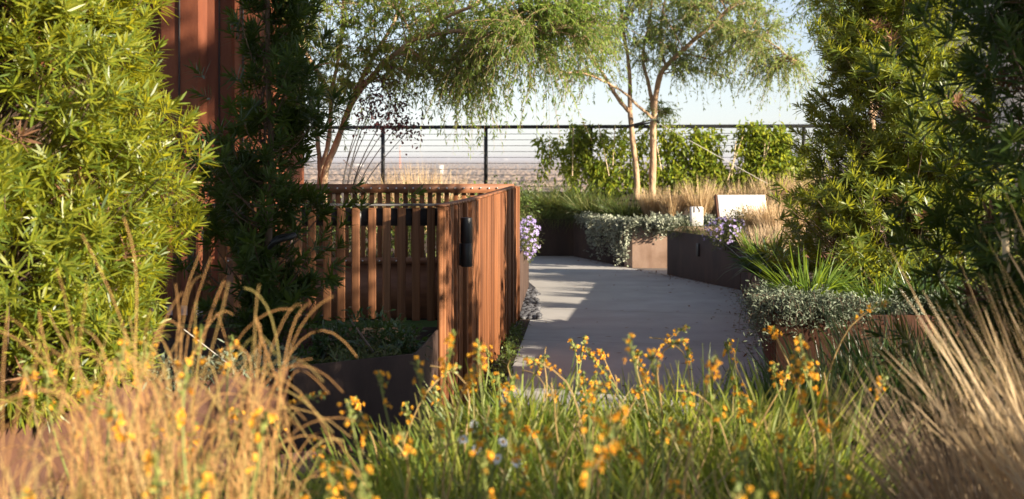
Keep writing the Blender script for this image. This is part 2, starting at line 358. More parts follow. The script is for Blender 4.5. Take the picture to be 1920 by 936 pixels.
# pale stone building at upper right, beyond the railing
root = empty("stone_building", (13, 34, 0)); tag(root, "pale limestone building behind the shaded bush at upper right", "building")
V, F = box((14.2, 35, -4), (9.0, 7, 32)); recentre(mk("wall", V, F, M['wall'], root))
q = [box((14.2, 31.48, z), (9.05, .03, .05)) for z in (2.2, 4.3, 6.4, 8.5)]; V, F = cat(q); recentre(mk("stone_course", V, F, M['wall'], root))
V, F = box((14.2, 35, 12.1), (9.3, 7.3, .25)); recentre(mk("roof", V, F, M['wall'], root))
# parapet and cable railing
def rail_y(x): return 24.55 - .14 * (x + 2.0)
root = empty("parapet_wall", (1, rail_y(1) + .25, 0)); tag(root, "low dark steel parapet wall under the cable railing", "wall")
ax = np.array([1, -.14, 0]); ax /= np.linalg.norm(ax)
V, F = box((1.5, rail_y(1.5) + .02, .48), (16, .16, .96), ax); recentre(mk("wall", V, F, M['corten_shade'], root))
V, F = box((1.5, rail_y(1.5) + .02, .97), (16, .2, .03), ax); recentre(mk("coping", V, F, M['cap'], root))
root = empty("cable_railing", (0, rail_y(0), .98)); tag(root, "black guard railing with thin horizontal cables along the roof edge", "railing")
RT = 2.085
for px in (330, 525, 718, 911, 1108, 1305, 1507, 1712):
    x = 0
    for _ in range(8): x = PX(px, rail_y(x))
    V, F = box((x, rail_y(x), (RT + .98) / 2), (.06, .045, RT - .98), ax); recentre(mk("post", V, F, M['black'], root))
V, F = box((1.5, rail_y(1.5), RT), (16, .075, .06), ax); bev(recentre(mk("top_rail", V, F, M['black'], root)), .006)
for i in range(10):
    z = RT - .12 - i * .1
    a = np.array([-6.4, rail_y(-6.4), z]); b = np.array([9.4, rail_y(9.4), z])
    pts = a + (b - a) * np.linspace(0, 1, 9)[:, None]
    V, F = tubes(pts, np.full(9, .0048), 5); recentre(mk("cable", V, F, M['cable'], root))

# far buildings and mast on the plain
def far_box(name, label, px, py_top, wpx, hpx, Y, mat):
    Y = (EYE - TZ) * FPX / (py_top + hpx - HZ)
    root = empty(name, tuple(P(px, py_top + hpx, Y))); tag(root, label, "building")
    c = P(px, py_top + hpx / 2, Y); wd, ht = wpx / FPX * Y, hpx / FPX * Y
    zt = c[2] + ht / 2
    V, F = box((c[0], c[1], (zt + TZ) / 2), (wd, wd * .7, zt - TZ)); recentre(mk("wall", V, F, mat, root))
    V, F = box((c[0], c[1], zt + ht * .04), (wd * 1.06, wd * .75, ht * .08)); recentre(mk("roof", V, F, M['far_w'], root))
    V, F = box((c[0], c[1] - wd * .36, zt - ht * .45), (wd * .8, wd * .03, ht * .1)); recentre(mk("window", V, F, M['cap'], root))
far_box("white_tower_block", "small white tower block standing among the bare woods beyond the railing", 826, 311, 10, 16, 1700, M['far_w'])
far_box("white_warehouse", "tiny white warehouse on the horizon left of second railing post", 880, 297, 9, 4.5, 3300, M['far_w'])
far_box("white_warehouse", "long low white shed on the plain by first railing post", 668, 308, 26, 4, 2500, M['far_w'])
far_box("white_warehouse", "faint white building on the horizon right of second railing post", 945, 297, 14, 4.5, 3600, M['far_w'])
far_box("white_warehouse", "faint white block on the horizon above the small tower block", 838, 297, 6, 4, 3500, M['far_w'])
root = empty("radio_mast", (PX(750, 2800), 2800, TZ)); tag(root, "thin orange radio mast on the horizon between two railing posts", "mast")
c = P(750, 272, 2800); V, F = tubes([(c[0], 2800, TZ), (c[0], 2800, c[2])], [1.6, .5], 4); recentre(mk("mast", V, F, M['far_o'], root))
V, F = box((c[0], 2800, c[2] - 8), (3, 3, 3)); recentre(mk("antenna", V, F, M['far_w'], root))

# ------------------------------------------------------------------ steel planters
def offset_poly(pts, d):
    p = np.array(pts); n = len(p); out = []
    for i in range(n):
        a, b, c = p[i - 1], p[i], p[(i + 1) % n]
        e1 = (b - a) / np.linalg.norm(b - a); e2 = (c - b) / np.linalg.norm(c - b)
        n1 = np.array([-e1[1], e1[0]]); n2 = np.array([-e2[1], e2[0]]); m = n1 + n2; m /= np.dot(m, n1)
        out.append(b + m * d)
    return np.array(out)
def planter(label, pts, h, mat, soil_drop=.06, seams=(), z0=0.0):
    """pts counter-clockwise"""
    pts = np.array(pts, float); inn = offset_poly(pts, .014); n = len(pts)
    root = empty("steel_planter", (*pts.mean(0), 0)); tag(root, label, "planter")
    V = []; F = []
    for ring, z in ((pts, z0), (pts, h), (inn, h), (inn, h - .25)): V += [(x, y, z) for x, y in ring]
    for k in range(3):
        for i in range(n):
            j = (i + 1) % n; F.append([k * n + i, k * n + j, (k + 1) * n + j, (k + 1) * n + i])
    o = recentre(mk("steel_wall", V, F, mat, root)); bev(o, .004, 1)
    so = poly_sheet("soil", inn, h - soil_drop, M['soil'], parent=root); recentre(so)
    for (x, y, axx) in seams:
        V, F = box((x, y, h / 2 - .01), (.012, .006, h - .03), axx); recentre(mk("weld_seam", V, F, M['corten_shade'], root))
    return root
def unit(a, b):
    d = np.array(b, float) - np.array(a, float); return d / np.linalg.norm(d)
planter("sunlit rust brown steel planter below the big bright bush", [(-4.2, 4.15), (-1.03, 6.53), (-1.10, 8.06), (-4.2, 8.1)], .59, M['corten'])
planter("dark shaded steel planter holding the shaded podocarpus beside slatted fence", [(-1.01, 6.55), (-.47, 7.0), (-.405, 8.10), (-1.08, 8.06)], .59, M['corten_shade'], .14)
near = [(1.62, 8.74), (2.9, 8.70), (5.6, 8.6), (6.2, 14.6), (2.42, 14.6), (2.1, 12.0)]
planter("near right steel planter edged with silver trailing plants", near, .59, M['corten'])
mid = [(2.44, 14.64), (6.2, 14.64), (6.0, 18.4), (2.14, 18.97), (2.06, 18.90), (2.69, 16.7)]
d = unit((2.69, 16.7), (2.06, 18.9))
planter("dark steel planter with recessed step light right of the path", mid, .59, M['corten_shade'], seams=[(2.69 - .004, 16.72, d)])
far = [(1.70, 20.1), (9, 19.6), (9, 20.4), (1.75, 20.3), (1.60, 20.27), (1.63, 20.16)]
planter("sunlit pale tan planter end under the silver trailing plant", far, .59, M['corten_lit'], .03)  # lit end of the far planter, sunlight put into its paler steel
far = [(1.61, 20.29), (1.76, 20.31), (1.02, 22.6), (-4, 22.95), (-4, 22.9), (.97, 22.52)]
planter("dark far planter wall where the path bends left below green sedge", far, .585, M['corten_shade'], .03)
planter("steel planter behind the wooden enclosure topped with purple asters", [(-2.6, 13.58), (.06, 13.58), (.20, 16.9), (.0, 19.2), (-2.6, 19.4)], .59, M['corten_shade'])
planter("foreground steel planter filled with bulbine and dry grasses", [(-3.2, .7), (5.2, .7), (5.2, 7.5), (2.75, 7.5), (1.9, 6.0), (1.2, 5.32), (-.5, 5.3), (-3.2, 3.2)], .50, M['corten'], .03)
# step lights
def step_light(label, x, y, z, d):
    root = empty("step_light", (x, y, z)); tag(root, label, "light fixture")
    V, F = box((x, y, z), (.075, .02, .16), d); bev(recentre(mk("housing", V, F, M['black'], root)), .003)
    V, F = box((x - .012 * d[1] * -1, y - .012 * abs(d[0]), z + .02), (.05, .012, .07), d); recentre(mk("lens", V, F, M['cable'], root))
d = unit((2.69, 16.7), (2.06, 18.9)); p = np.array((2.69, 16.7)) + d * 1.25
step_light("small black recessed step light on the dark planter right of path", p[0] - .008, p[1], .40, d)
d = unit((1.60, 20.28), (.97, 22.52)); p = np.array((1.60, 20.28)) + d * 1.0
step_light("small recessed step light on far planter beside the silver trailing plant", p[0] - .008, p[1], .38, d)

# ------------------------------------------------------------------ wooden enclosure
FT = 1.287
# front slatted fence on the planter's back wall
root = empty("slatted_fence", (-1.3, 8.16, .56)); tag(root, "nearer slatted wooden fence with dark steel cap above shaded planter", "fence")
x = -.465; i = 0
while x > -3.1:
    zb0 = .62 + random.uniform(-.012, .008); V, F = box((x + random.uniform(-.004, .004), 8.165 + random.uniform(-.003, .003), (FT - .02 + zb0) / 2), (.047, .024, FT - .02 - zb0), (1, random.uniform(-.06, .06))); bev(recentre(mk("slat", V, F, M['wood_s'], root)), .006)
    x -= .0857; i += 1
V, F = box((-1.74, 8.185, FT - .005), (2.76, .09, .012)); recentre(mk("cap", V, F, M['cap'], root))
V, F = box((-1.74, 8.205, FT - .075), (2.76, .05, .10)); recentre(mk("rail", V, F, M['cap'], root))
V, F = box((-1.78, 8.20, .62), (1.4, .03, .05)); recentre(mk("rail", V, F, M['cap'], root))
# rear slatted fence on the planter behind
root = empty("slatted_fence", (-1.3, 13.5, 0)); tag(root, "rear slatted wooden fence with bolted rust rail behind the enclosure", "fence")
x = -.06
while x > -2.72:
    V, F = box((x + random.uniform(-.003, .003), 13.50, (FT + .60) / 2), (.045, .022, FT - .60), (1, random.uniform(-.05, .05))); bev(recentre(mk("slat", V, F, M['wood'], root)), .005)
    x -= .0795
V, F = box((-1.36, 13.465, FT - .022), (2.76, .035, .085)); recentre(mk("top_rail", V, F, M['railwood'], root))
V, F = box((-1.36, 13.468, .58), (2.76, .03, .06)); recentre(mk("lower_rail", V, F, M['railwood'], root))
x = -.06
while x > -2.72:
    V, F = cyl((x, 13.444, FT - .02), .008, .008, 8, 'y'); recentre(mk("bolt", V, F, M['steel'], root))
    x -= .0795
V, F = box((-1.36, 13.52, .29), (2.76, .02, .52)); recentre(mk("lower_panel", V, F, M['railwood'], root))
x = -.14; q = []
while x > -2.72:
    V, F = cyl((x, 13.449, .58), .007, .008, 8, 'y'); recentre(mk("bolt", V, F, M['steel'], root)); x -= .159
# board wall along the path
bw = smoothpath([(-.385, 7.97, 0), (-.335, 8.45, 0), (-.262, 9.1, 0), (-.123, 10.97, 0), (.045, 13.5, 0)], 400)
seg = np.concatenate([[0], np.cumsum(np.linalg.norm(np.diff(bw, axis=0), axis=1))])
root = empty("board_fence", (-.2, 10.5, 0)); tag(root, "tall wooden board fence along the left edge of the path", "fence")
s = .0; rng = np.random.default_rng(5); nb = 0
while s < seg[-1] - .03:
    wd = rng.choice([.036, .045, .06, .06, .07]) if s > .5 else .05
    a = np.array([np.interp(s, seg, bw[:, k]) for k in range(3)]); b = np.array([np.interp(min(s + wd - .004, seg[-1]), seg, bw[:, k]) for k in range(3)])
    dd = b - a; c = (a + b) / 2; nn = np.array([dd[1], -dd[0], 0]) / np.linalg.norm(dd)
    c = c + nn * rng.choice([-.008, 0, .008, .016]); zb = .02
    V, F = box((c[0] - nn[0] * .02, c[1] - nn[1] * .02, (FT - .012 + zb) / 2), (np.linalg.norm(dd), .045, FT - .012 - zb), dd)
    o = recentre(mk("board", V, F, M['wood'], root)); bev(o, .003, 1)
    s += wd; nb += 1
q = []
for i in range(0, 399, 19):
    a, b = bw[i], bw[min(i + 19, 399)]; dd = b - a; c = (a + b) / 2
    nn = np.array([dd[1], -dd[0], 0]) / np.linalg.norm(dd); c = c - nn * .02
    q.append(box((c[0], c[1], FT - .003), (np.linalg.norm(dd) + .001, .062, .012), dd))
V, F = cat(q); recentre(mk("cap", V, F, M['railwood'], root))
V, F = box((.05, 13.53, FT / 2), (.05, .05, FT - .01)); recentre(mk("end_post", V, F, M['wood'], root))
V, F = box((-.402, 8.0, .64), (.03, .07, 1.24)); recentre(mk("end_post", V, F, M['wood'], root))
# wall lamp
lc = np.array([np.interp(.62, seg, bw[:, k]) for k in range(3)]) ; lc = np.array([PX(871, 8.45) + .012, 8.42, 0])
zt, zb = EYE - (408 - HZ) / FPX * 8.42, EYE - (500 - HZ) / FPX * 8.42
root = empty("wall_lamp", (lc[0], lc[1], zb)); tag(root, "black cylindrical up and down wall lamp on the board fence", "lamp")
V, F = cyl((lc[0], lc[1], zt - (zt - zb) * .26), .034, (zt - zb) * .515, 28); bev(recentre(mk("upper_shade", V, F, M['black'], root, smooth=False)), .003)
V, F = cyl((lc[0], lc[1], zb + (zt - zb) * .235), .034, (zt - zb) * .47, 28); bev(recentre(mk("lower_shade", V, F, M['black'], root)), .003)
V, F = cyl((lc[0], lc[1], zb + (zt - zb) * .475), .030, .02, 28); recentre(mk("collar", V, F, M['black'], root))
V, F = box((lc[0] - .033, lc[1] + .03, zb + .07), (.02, .06, .13)); bev(recentre(mk("bracket", V, F, M['black'], root)), .003)

# black pebbles at the foot of the asters' planter
rng = np.random.default_rng(8); q = []
N = 260; t = rng.random(N); yy = 13.6 + t * 3.0; xx = .07 + .04 * t + rng.random(N) * (.20 - .02 * t); rr = rng.uniform(.018, .04, N)
a = np.arange(6) * math.pi / 3
ringp = np.stack([np.cos(a), np.sin(a), np.zeros(6)], -1)
base = np.concatenate([ringp * .8 + [0, 0, -.3], ringp + [0, 0, .15], ringp * .45 + [0, 0, .6]])
V = base[None] * (rr[:, None, None] * rng.uniform(.75, 1.25, (N, 18, 1))) + np.stack([xx, yy, rr * .4 + .005], -1)[:, None]
f = []
for k in (0, 1):
    for i in range(6): j = (i + 1) % 6; f.append([k * 6 + i, k * 6 + j, k * 6 + 6 + j, k * 6 + 6 + i])
f += [[12, 13, 14, 15], [12, 15, 16, 17]]
F = np.array(f)[None] + (np.arange(N) * 18)[:, None, None]
o = struct("pebbles", V.reshape(-1, 3), F.reshape(-1, 4), M['pebble'], "stuff"); tag(o, "strip of dark pebbles at the foot of the planter beside the path", "pebbles")

# white sign panel and small marker block on the planters right of the path
root = empty("sign_panel", (3.05, 18.2, .6)); tag(root, "tilted white panel on a rust steel frame among dry grass", "sign panel")
a, b = P(1343, 369, 18.0), P(1438, 368, 18.0)
def tilted(x0, x1, y0, zb_, zt_, run, th_, shrink=0):
    V = []
    for x in (x0 + shrink, x1 - shrink):
        V += [(x, y0, zb_), (x, y0 + run, zt_), (x, y0 + run + th_ * .9, zt_ - th_ * .3), (x, y0 + th_ * .9, zb_ - th_ * .3)]
    F = [[0, 1, 2, 3], [4, 7, 6, 5], [0, 4, 5, 1], [1, 5, 6, 2], [2, 6, 7, 3], [3, 7, 4, 0]]
    return V, F
V, F = tilted(a[0] + .03, b[0], 17.9, .80, 1.085, .22, .05); bev(recentre(mk("panel", V, F, M['whitepanel'], root)), .006)
V, F = tilted(a[0], a[0] + .024, 17.88, .76, 1.09, .25, .10); recentre(mk("side_frame", V, F, M['corten'], root))
for xx in (a[0] + .12, b[0] - .12):
    V, F = box((xx, 18.12, .70), (.05, .05, .34)); recentre(mk("leg", V, F, M['corten_shade'], root))
c = P(1306, 392, 19.6)
root = empty("marker_block", (c[0], 19.6, .6)); tag(root, "small white block with painted shadow strokes beside the silver trailing plants", "block")
c = P(1306, 394, 19.3)
V, F = box((c[0], 19.3, c[2] - .085), (.165, .14, .26)); bev(recentre(mk("block", V, F, M['whitepanel'], root)), .012)
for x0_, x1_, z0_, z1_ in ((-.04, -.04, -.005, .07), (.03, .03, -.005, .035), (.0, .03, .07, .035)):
    V, F = tubes([(c[0] + x0_, 19.229, c[2] - .025 + z0_), (c[0] + x1_, 19.229, c[2] - .025 + z1_)], [.008, .008], 4); recentre(mk("shadow_stroke", V, F, M['cap'], root))  # dark strokes on the face stand in for a cast shadow

# ------------------------------------------------------------------ plants: bushes
def podo(name, label, base, z0, height, prof, mats, n_shoot, leaf=.09, per=22, seed=1, shell=.45, offset=(0, 0), dead=0, sx=1.0, sy=1.0, lw=.011, wav=.25, stems=3, clump=.8):
    """prof: list of (height fraction, radius); narrow strap leaves whorled on short shoots"""
    rng = np.random.default_rng(seed); bx, by = base
    root = empty(name, (bx, by, z0)); tag(root, label, "bush")
    hs = np.array([p[0] for p in prof]); rs = np.array([p[1] for p in prof])
    u = rng.random(n_shoot * 3); rad = np.interp(u, hs, rs); keep = rng.random(len(u)) < rad / rs.max(); u = u[keep][:n_shoot]; N = len(u)
    th = rng.random(N) * 2 * math.pi
    nc = max(14, N // 16); ct = rng.random(nc) * 6.283; cu = rng.random(nc); pick = rng.integers(0, nc, N)
    pull = rng.random(N) < clump
    du = rng.normal(0, .026, N); dt = rng.normal(0, .13, N)
    u = np.where(pull, np.clip(cu[pick] + du, 0, 1), u); th = np.where(pull, ct[pick] + dt, th)
    lump = 1 + wav * np.sin(th * 3 + u * 17 + seed) * .6 + wav * np.sin(th * 5 - u * 31 + seed * 2) * .4 + wav * rng.normal(0, .35, N)
    rr = np.interp(u, hs, rs) * lump * (1 - shell * rng.random(N) ** 1.6)
    z = z0 + u * height
    cxp = bx + offset[0] * u; cyp = by + offset[1] * u
    pos = np.stack([cxp + rr * np.cos(th) * sx, cyp + rr * np.sin(th) * sy, z], -1)
    axis = nrm(np.stack([np.cos(th) * .8, np.sin(th) * .8, .55 + .6 * u], -1) + rng.normal(0, .35, (N, 3)))
    sl = rng.uniform(.035, .10, N) * (leaf / .09)
    # leaves
    k = per; tt = (np.arange(k) + .5) / k
    ph = np.arange(k) * 2.4
    ref = np.where(np.abs(axis[:, 2:3]) > .9, np.array([1.0, 0, 0]), np.array([0, 0, 1.0]))
    A = nrm(np.cross(axis, ref)); B = np.cross(axis, A)
    ang = ph[None] + rng.random((N, 1)) * 6.28 + rng.normal(0, .3, (N, k))
    radial = np.cos(ang)[..., None] * A[:, None] + np.sin(ang)[..., None] * B[:, None]
    opn = 1.5 - .95 * tt[None, :, None] + rng.normal(0, .15, (N, k, 1))
    d = axis[:, None] * (.35 + .65 * tt[None, :, None]) + radial * opn
    bp = pos[:, None] + axis[:, None] * (sl[:, None] * tt)[..., None]
    Ls = leaf * rng.uniform(.65, 1.2, (N, k)) * (1 - .35 * tt[None] ** 3)
    V, F = leaves(bp.reshape(-1, 3), d.reshape(-1, 3), Ls.ravel(), lw * rng.uniform(.8, 1.2, N * k), rng.uniform(-.05, .12, N * k), up=np.repeat(axis, k, 0), k=3, prof=[.55, 1, .9, .2], jit=.15, rng=rng)
    nd = int(dead * N)
    mi = np.zeros(len(F), int)
    if nd:
        per_f = k * 3; idx = np.argsort(-np.abs(np.sin(th * 2 + u * 9)))[:nd]
        for q_ in idx: mi[q_ * per_f:(q_ + 1) * per_f] = 1
    recentre(mk("crown", V, F, [mats, M['dead']], root, mi=mi))
    # twigs from the stem to every fourth shoot
    tw = []
    sub = rng.permutation(N)[:max(60, N // 5)]
    t = np.linspace(0, 1, 5)
    s0 = np.stack([cxp[sub], cyp[sub], np.maximum(z0, z[sub] - rr[sub] * rng.uniform(.5, 1.1, len(sub)))], -1)
    e0 = pos[sub]
    C = s0[:, None] + (e0 - s0)[:, None] * t[None, :, None]; C[:, :, 2] -= (.06 * np.sin(t * math.pi))[None]
    tw.append(tubes(C, np.linspace(.006, .0025, 5)[None], 4))
    recentre(mk("twigs", *cat(tw), M['bark_d'], root))
    tr = []
    for s in range(stems):
        t = np.linspace(0, 1, 12); a = rng.uniform(-.06, .06, 2) * (1 if stems > 1 else .3)
        wob = rng.normal(0, .02, (12, 2)).cumsum(0) * .5
        pts = np.stack([bx + a[0] + offset[0] * t + wob[:, 0], by + a[1] + offset[1] * t + wob[:, 1], z0 - .05 + height * .9 * t], -1)
        tr.append(tubes(smoothpath(pts, 24), np.linspace(.024, .006, 24), 7))
    recentre(mk("trunk", *cat(tr), M['bark_d'], root, smooth=True))
    return root

podo("podocarpus_bush", "large bright yellow green podocarpus bush filling the left side", (-2.08, 5.87), .53, 2.5,
     [(0, .22), (.05, .48), (.15, .58), (.3, .70), (.42, .73), (.5, .66), (.6, .56), (.8, .50), (1, .35)], M['podo'], 4300, .088, 18, 1, .42, (-.05, 0), wav=.17, dead=.022, lw=.0092, clump=.86)
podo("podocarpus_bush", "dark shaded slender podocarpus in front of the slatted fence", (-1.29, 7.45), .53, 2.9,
     [(0, .11), (.06, .20), (.14, .32), (.27, .31), (.45, .30), (.55, .20), (.66, .14), (1, .07)], M['podo_shade'], 1050, .085, 20, 2, .8, (-.02, 0), wav=.75, stems=1, clump=.82)
podo("podocarpus_bush", "sunlit olive green podocarpus bush right of the dry grass", (2.98, 10.7), .53, 3.0,
     [(0, .40), (.08, .78), (.2, .84), (.32, .62), (.45, .55), (.65, .46), (1, .28)], M['podo_m'], 3700, .095, 20, 5, .65, (-.1, 0), wav=.42, dead=.03, clump=.68)
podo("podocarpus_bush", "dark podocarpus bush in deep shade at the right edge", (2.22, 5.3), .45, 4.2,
     [(0, .45), (.1, .58), (.2, .60), (.31, .66), (.37, .50), (.45, .44), (.8, .48), (1, .3)], M['podo_shade'], 3100, .092, 18, 4, .8, (0, 0), dead=.05, wav=.5, clump=.75)
podo("podocarpus_bush", "unseen podocarpus bush added outside the frame to shade the board fence", (3.25, 6.7), .45, 3.6,
     [(0, .45), (.2, .62), (.5, .6), (.8, .5), (1, .3)], M['podo_m'], 2000, .10, 18, 10, .75, (0, 0), wav=.4, clump=.6)  # unseen bush, put here to throw shade on the board fence
podo("podocarpus_bush", "unseen low podocarpus bush added right of the camera to shade the bed front", (3.35, 1.35), .45, 1.75,
     [(0, .5), (.3, .7), (.7, .6), (1, .3)], M['podo_m'], 1300, .10, 18, 12, .8, (0, 0), wav=.3)  # unseen bush, added to darken the front right of the bed
# unseen bush added just right of the frame to shade the edge bush
podo("podocarpus_bush", "unseen tall podocarpus bush added right of the frame to shade the edge bush", (4.12, 4.22), .45, 5.0,
     [(0, .6), (.2, .9), (.5, .9), (.8, .7), (1, .3)], M["podo_m"], 3600, .10, 16, 9, .8, (0, 0), wav=.3, clump=.4)

# ------------------------------------------------------------------ plants: feathery trees
def acacia(label, base, stems, crowns, mats, seed, leafL=.056, leafW=.0155, per=24, bark='bark'):
    rng = np.random.default_rng(seed)
    root = empty("feathery_tree", base); tag(root, label, "tree")
    samp = []; srad = []
    for i, (pts, r0, r1) in enumerate(stems):
        c = smoothpath(pts, 40); c[3:] += (rng.normal(0, .010, (37, 3))).cumsum(0) * .35
        rd = np.linspace(r0, r1, 40) * (1 + .06 * np.sin(np.arange(40) * 1.3))
        recentre(mk("trunk" if i < 2 else "limb", *tubes(c, rd, 8), M[bark], root, smooth=True))
        samp.append(c[8:]); srad.append(rd[8:])
    samp = np.concatenate(samp); srad = np.concatenate(srad)
    BT = []; LV = []
    for (c, r, nbr, ntw, tl) in crowns:
        c = np.array(c); r = np.array(r)
        g = rng.normal(0, 1, (nbr, 3)); g = nrm(g) * (rng.random((nbr, 1)) ** .45); E = c + g * r
        for e in E:
            dist = np.linalg.norm(samp - e, axis=1) + np.maximum(0, samp[:, 2] - e[2]) * .8
            s0 = samp[np.argmin(dist + rng.random(len(dist)) * .25)]
            t = np.linspace(0, 1, 9)[:, None]
            mid_ = (s0 + e) / 2 + np.array([0, 0, .12 * np.linalg.norm(e - s0)]) + rng.normal(0, .06, 3)
            C = (1 - t) ** 2 * s0 + 2 * t * (1 - t) * mid_ + t ** 2 * e
            BT.append(tubes(C, np.linspace(.013, .004, 9) * min(1.5, .6 + .4 * np.linalg.norm(e - s0)), 5))
            # drooping twigs
            tt = rng.uniform(.35, 1, ntw)[:, None]
            p0 = (1 - tt) ** 2 * s0 + 2 * tt * (1 - tt) * mid_ + tt ** 2 * e
            h = nrm(nrm(e - s0) * .7 + rng.normal(0, .6, (ntw, 3)) + np.array([0, 0, .15]))
            L = tl * rng.uniform(.5, 1.2, ntw); dr = rng.uniform(.2, .8, ntw)
            q = np.linspace(0, 1, 6)
            TC = p0[:, None] + h[:, None] * (L[:, None] * q)[..., None]; TC[:, :, 2] -= (dr * L)[:, None] * q ** 2
            BT.append(tubes(TC, np.linspace(.0028, .001, 6)[None], 3))
            k = per; q = rng.uniform(.08, 1, (ntw, k))
            B = p0[:, None] + h[:, None] * (L[:, None] * q)[..., None]; B[:, :, 2] -= (dr * L)[:, None] * q ** 2
            tg = h[:, None] + np.array([0, 0, -1.0]) * (2 * dr[:, None] * q)[..., None]; tg = nrm(tg)
            rnd = nrm(rng.normal(0, 1, (ntw, k, 3)))
            d = tg * .6 + rnd * .95 + np.array([0, 0, -.2])
            n_ = ntw * k
            LV.append(leaves(B.reshape(-1, 3), d.reshape(-1, 3), leafL * rng.uniform(.55, 1.25, n_), leafW * rng.uniform(.7, 1.2, n_), rng.uniform(0, .4, n_), k=2, jit=.6, rng=rng))
    recentre(mk("branches", *cat(BT), M[bark], root, smooth=True))
    recentre(mk("crown", *cat(LV), M[mats], root))
    return root

Y1 = 17.0
def q1(px, py, dy=0): return P(px, py, Y1 + dy)
b0 = (PX(612, Y1), Y1, .55)
acacia("leaning multi stemmed feathery tree behind the rear slatted fence", b0, [
    ([b0, q1(606, 340), q1(630, 270), q1(655, 200, -.1), q1(705, 130, -.3), q1(770, 75, -.5), q1(835, 32, -.7), q1(900, 5, -.9)], .046, .019),
    ([(b0[0] - .05, Y1 + .1, .55), q1(600, 340, .1), q1(618, 260, .2), q1(622, 180, .2), q1(640, 80, .3), q1(648, -20, .3)], .038, .016),
    ([q1(600, 320, .1), q1(595, 230, .3), q1(575, 130, .5), q1(560, 40, .6), q1(545, -40, .7)], .03, .014),
    ([q1(655, 200, -.1), q1(690, 120, .2), q1(735, 40, .4), q1(760, -40, .5)], .032, .016),
    ([q1(770, 75, -.5), q1(860, 60, -.8), q1(950, 70, -1.1), q1(1030, 60, -1.4)], .028, .012),
    ([q1(622, 180, .2), q1(580, 110, -.2), q1(540, 60, -.4), q1(500, 20, -.5)], .028, .012),
], [
    (q1(560, 70, .1), (.85, .8, .75), 18, 18, .45),
    (q1(680, 50, 0), (1.0, .9, .75), 19, 18, .5),
    (q1(720, 140, -.2), (.55, .6, .35), 6, 15, .45),
    (q1(850, 80, -.5), (.95, .8, .55), 30, 18, .55),
    (q1(880, 150, -.7), (.40, .5, .25), 12, 20, .55),
    (q1(1010, 50, -1.2), (.75, .6, .45), 34, 24, .6),
    (q1(600, 180, .3), (.45, .6, .45), 7, 14, .4),
    (q1(800, -60, 0), (1.8, 1.2, .5), 26, 16, .5),
], 'acacia', 21)
Y2 = 23.0
def q2(px, py, dy=0): return P(px, py, Y2 + dy)
b1 = (PX(1223, Y2), Y2, .88)
acacia("twin trunk feathery tree strapped together in front of the railing", b1, [
    ([b1, q2(1224, 330), q2(1226, 240), q2(1228, 190), q2(1240, 140, -.2), q2(1290, 90, -.4), q2(1340, 45, -.6), q2(1390, 0, -.7)], .062, .028),
    ([(PX(1195, Y2), Y2 + .05, .88), q2(1192, 320, .05), q2(1183, 240, .05), q2(1180, 190, .1), q2(1178, 120, .2), q2(1165, 40, .3), q2(1160, -30, .3)], .052, .022),
    ([q2(1226, 210), q2(1215, 160, .1), q2(1205, 110, .2), q2(1215, 50, .3), q2(1225, -20, .3)], .036, .016),
    ([q2(1180, 210, .1), q2(1150, 175, -.1), q2(1120, 130, -.2), q2(1080, 90, -.4), q2(1040, 60, -.5)], .036, .014),
    ([q2(1226, 225), q2(1190, 190, -.3), q2(1160, 165, -.4), q2(1110, 140, -.6), q2(1050, 130, -.8)], .026, .010),
    ([q2(1250, 130, -.2), q2(1240, 80, .2), q2(1245, 20, .4), q2(1260, -40, .5)], .026, .014),
    ([q2(1340, 45, -.6), q2(1400, 60, -.8), q2(1450, 80, -.9), q2(1490, 110, -1.0)], .018, .007),
], [
    (q2(1080, 100, -.4), (.75, .8, .45), 16, 15, .5),
    (q2(1180, 40, 0), (.9, .9, .8), 26, 18, .5),
    (q2(1290, 30, -.2), (1.0, .9, .75), 28, 18, .5),
    (q2(1310, 120, -.4), (.55, .5, .30), 10, 16, .45),
    (q2(1400, 50, -.6), (.8, .8, .6), 26, 18, .55),
    (q2(1450, 120, -.8), (.42, .5, .3), 12, 16, .55),
    (q2(1240, 200, .2), (.25, .3, .2), 5, 12, .35),
    (q2(1260, -70, 0), (2.2, 1.4, .6), 30, 16, .5),
], 'acacia_d', 22)
# a third tree behind the olive bush, only its branch ends show
Y3 = 19.0
b2 = (4.75, Y3, .55)
acacia("feathery tree mostly hidden behind the sunlit olive bush", b2, [
    ([b2, P(1640, 300, Y3), P(1632, 180, Y3), P(1610, 90, Y3), P(1580, 20, Y3), P(1560, -50, Y3)], .05, .02),
    ([P(1636, 220, Y3), P(1680, 120, Y3), P(1720, 20, Y3), P(1750, -50, Y3)], .04, .018),
], [(P(1580, 70, Y3 - .3), (.42, .5, .6), 16, 18, .5), (P(1640, 30, Y3), (.7, .7, .6), 16, 18, .5), (P(1560, -30, Y3), (.6, .7, .4), 16, 18, .5)], 'acacia', 23)
# unseen tree added right of the frame, its crown shaped to dapple the tower
acacia("unseen feathery tree added outside the frame to dapple the tower", (9.1, 8.0, 0), [
    ([(9.1, 8.0, 0), (9.1, 8.05, 2.0), (9.0, 8.0, 4.0), (8.8, 7.9, 5.8)], .09, .03), ([(9.1, 8.05, 2.4), (9.4, 8.3, 4.0), (9.6, 8.5, 6.0)], .06, .02)],
    [((9.0, 8.0, 7.1), (1.3, 1.5, 1.1), 24, 40, .36)], 'acacia', 24, .09, .024, 22)

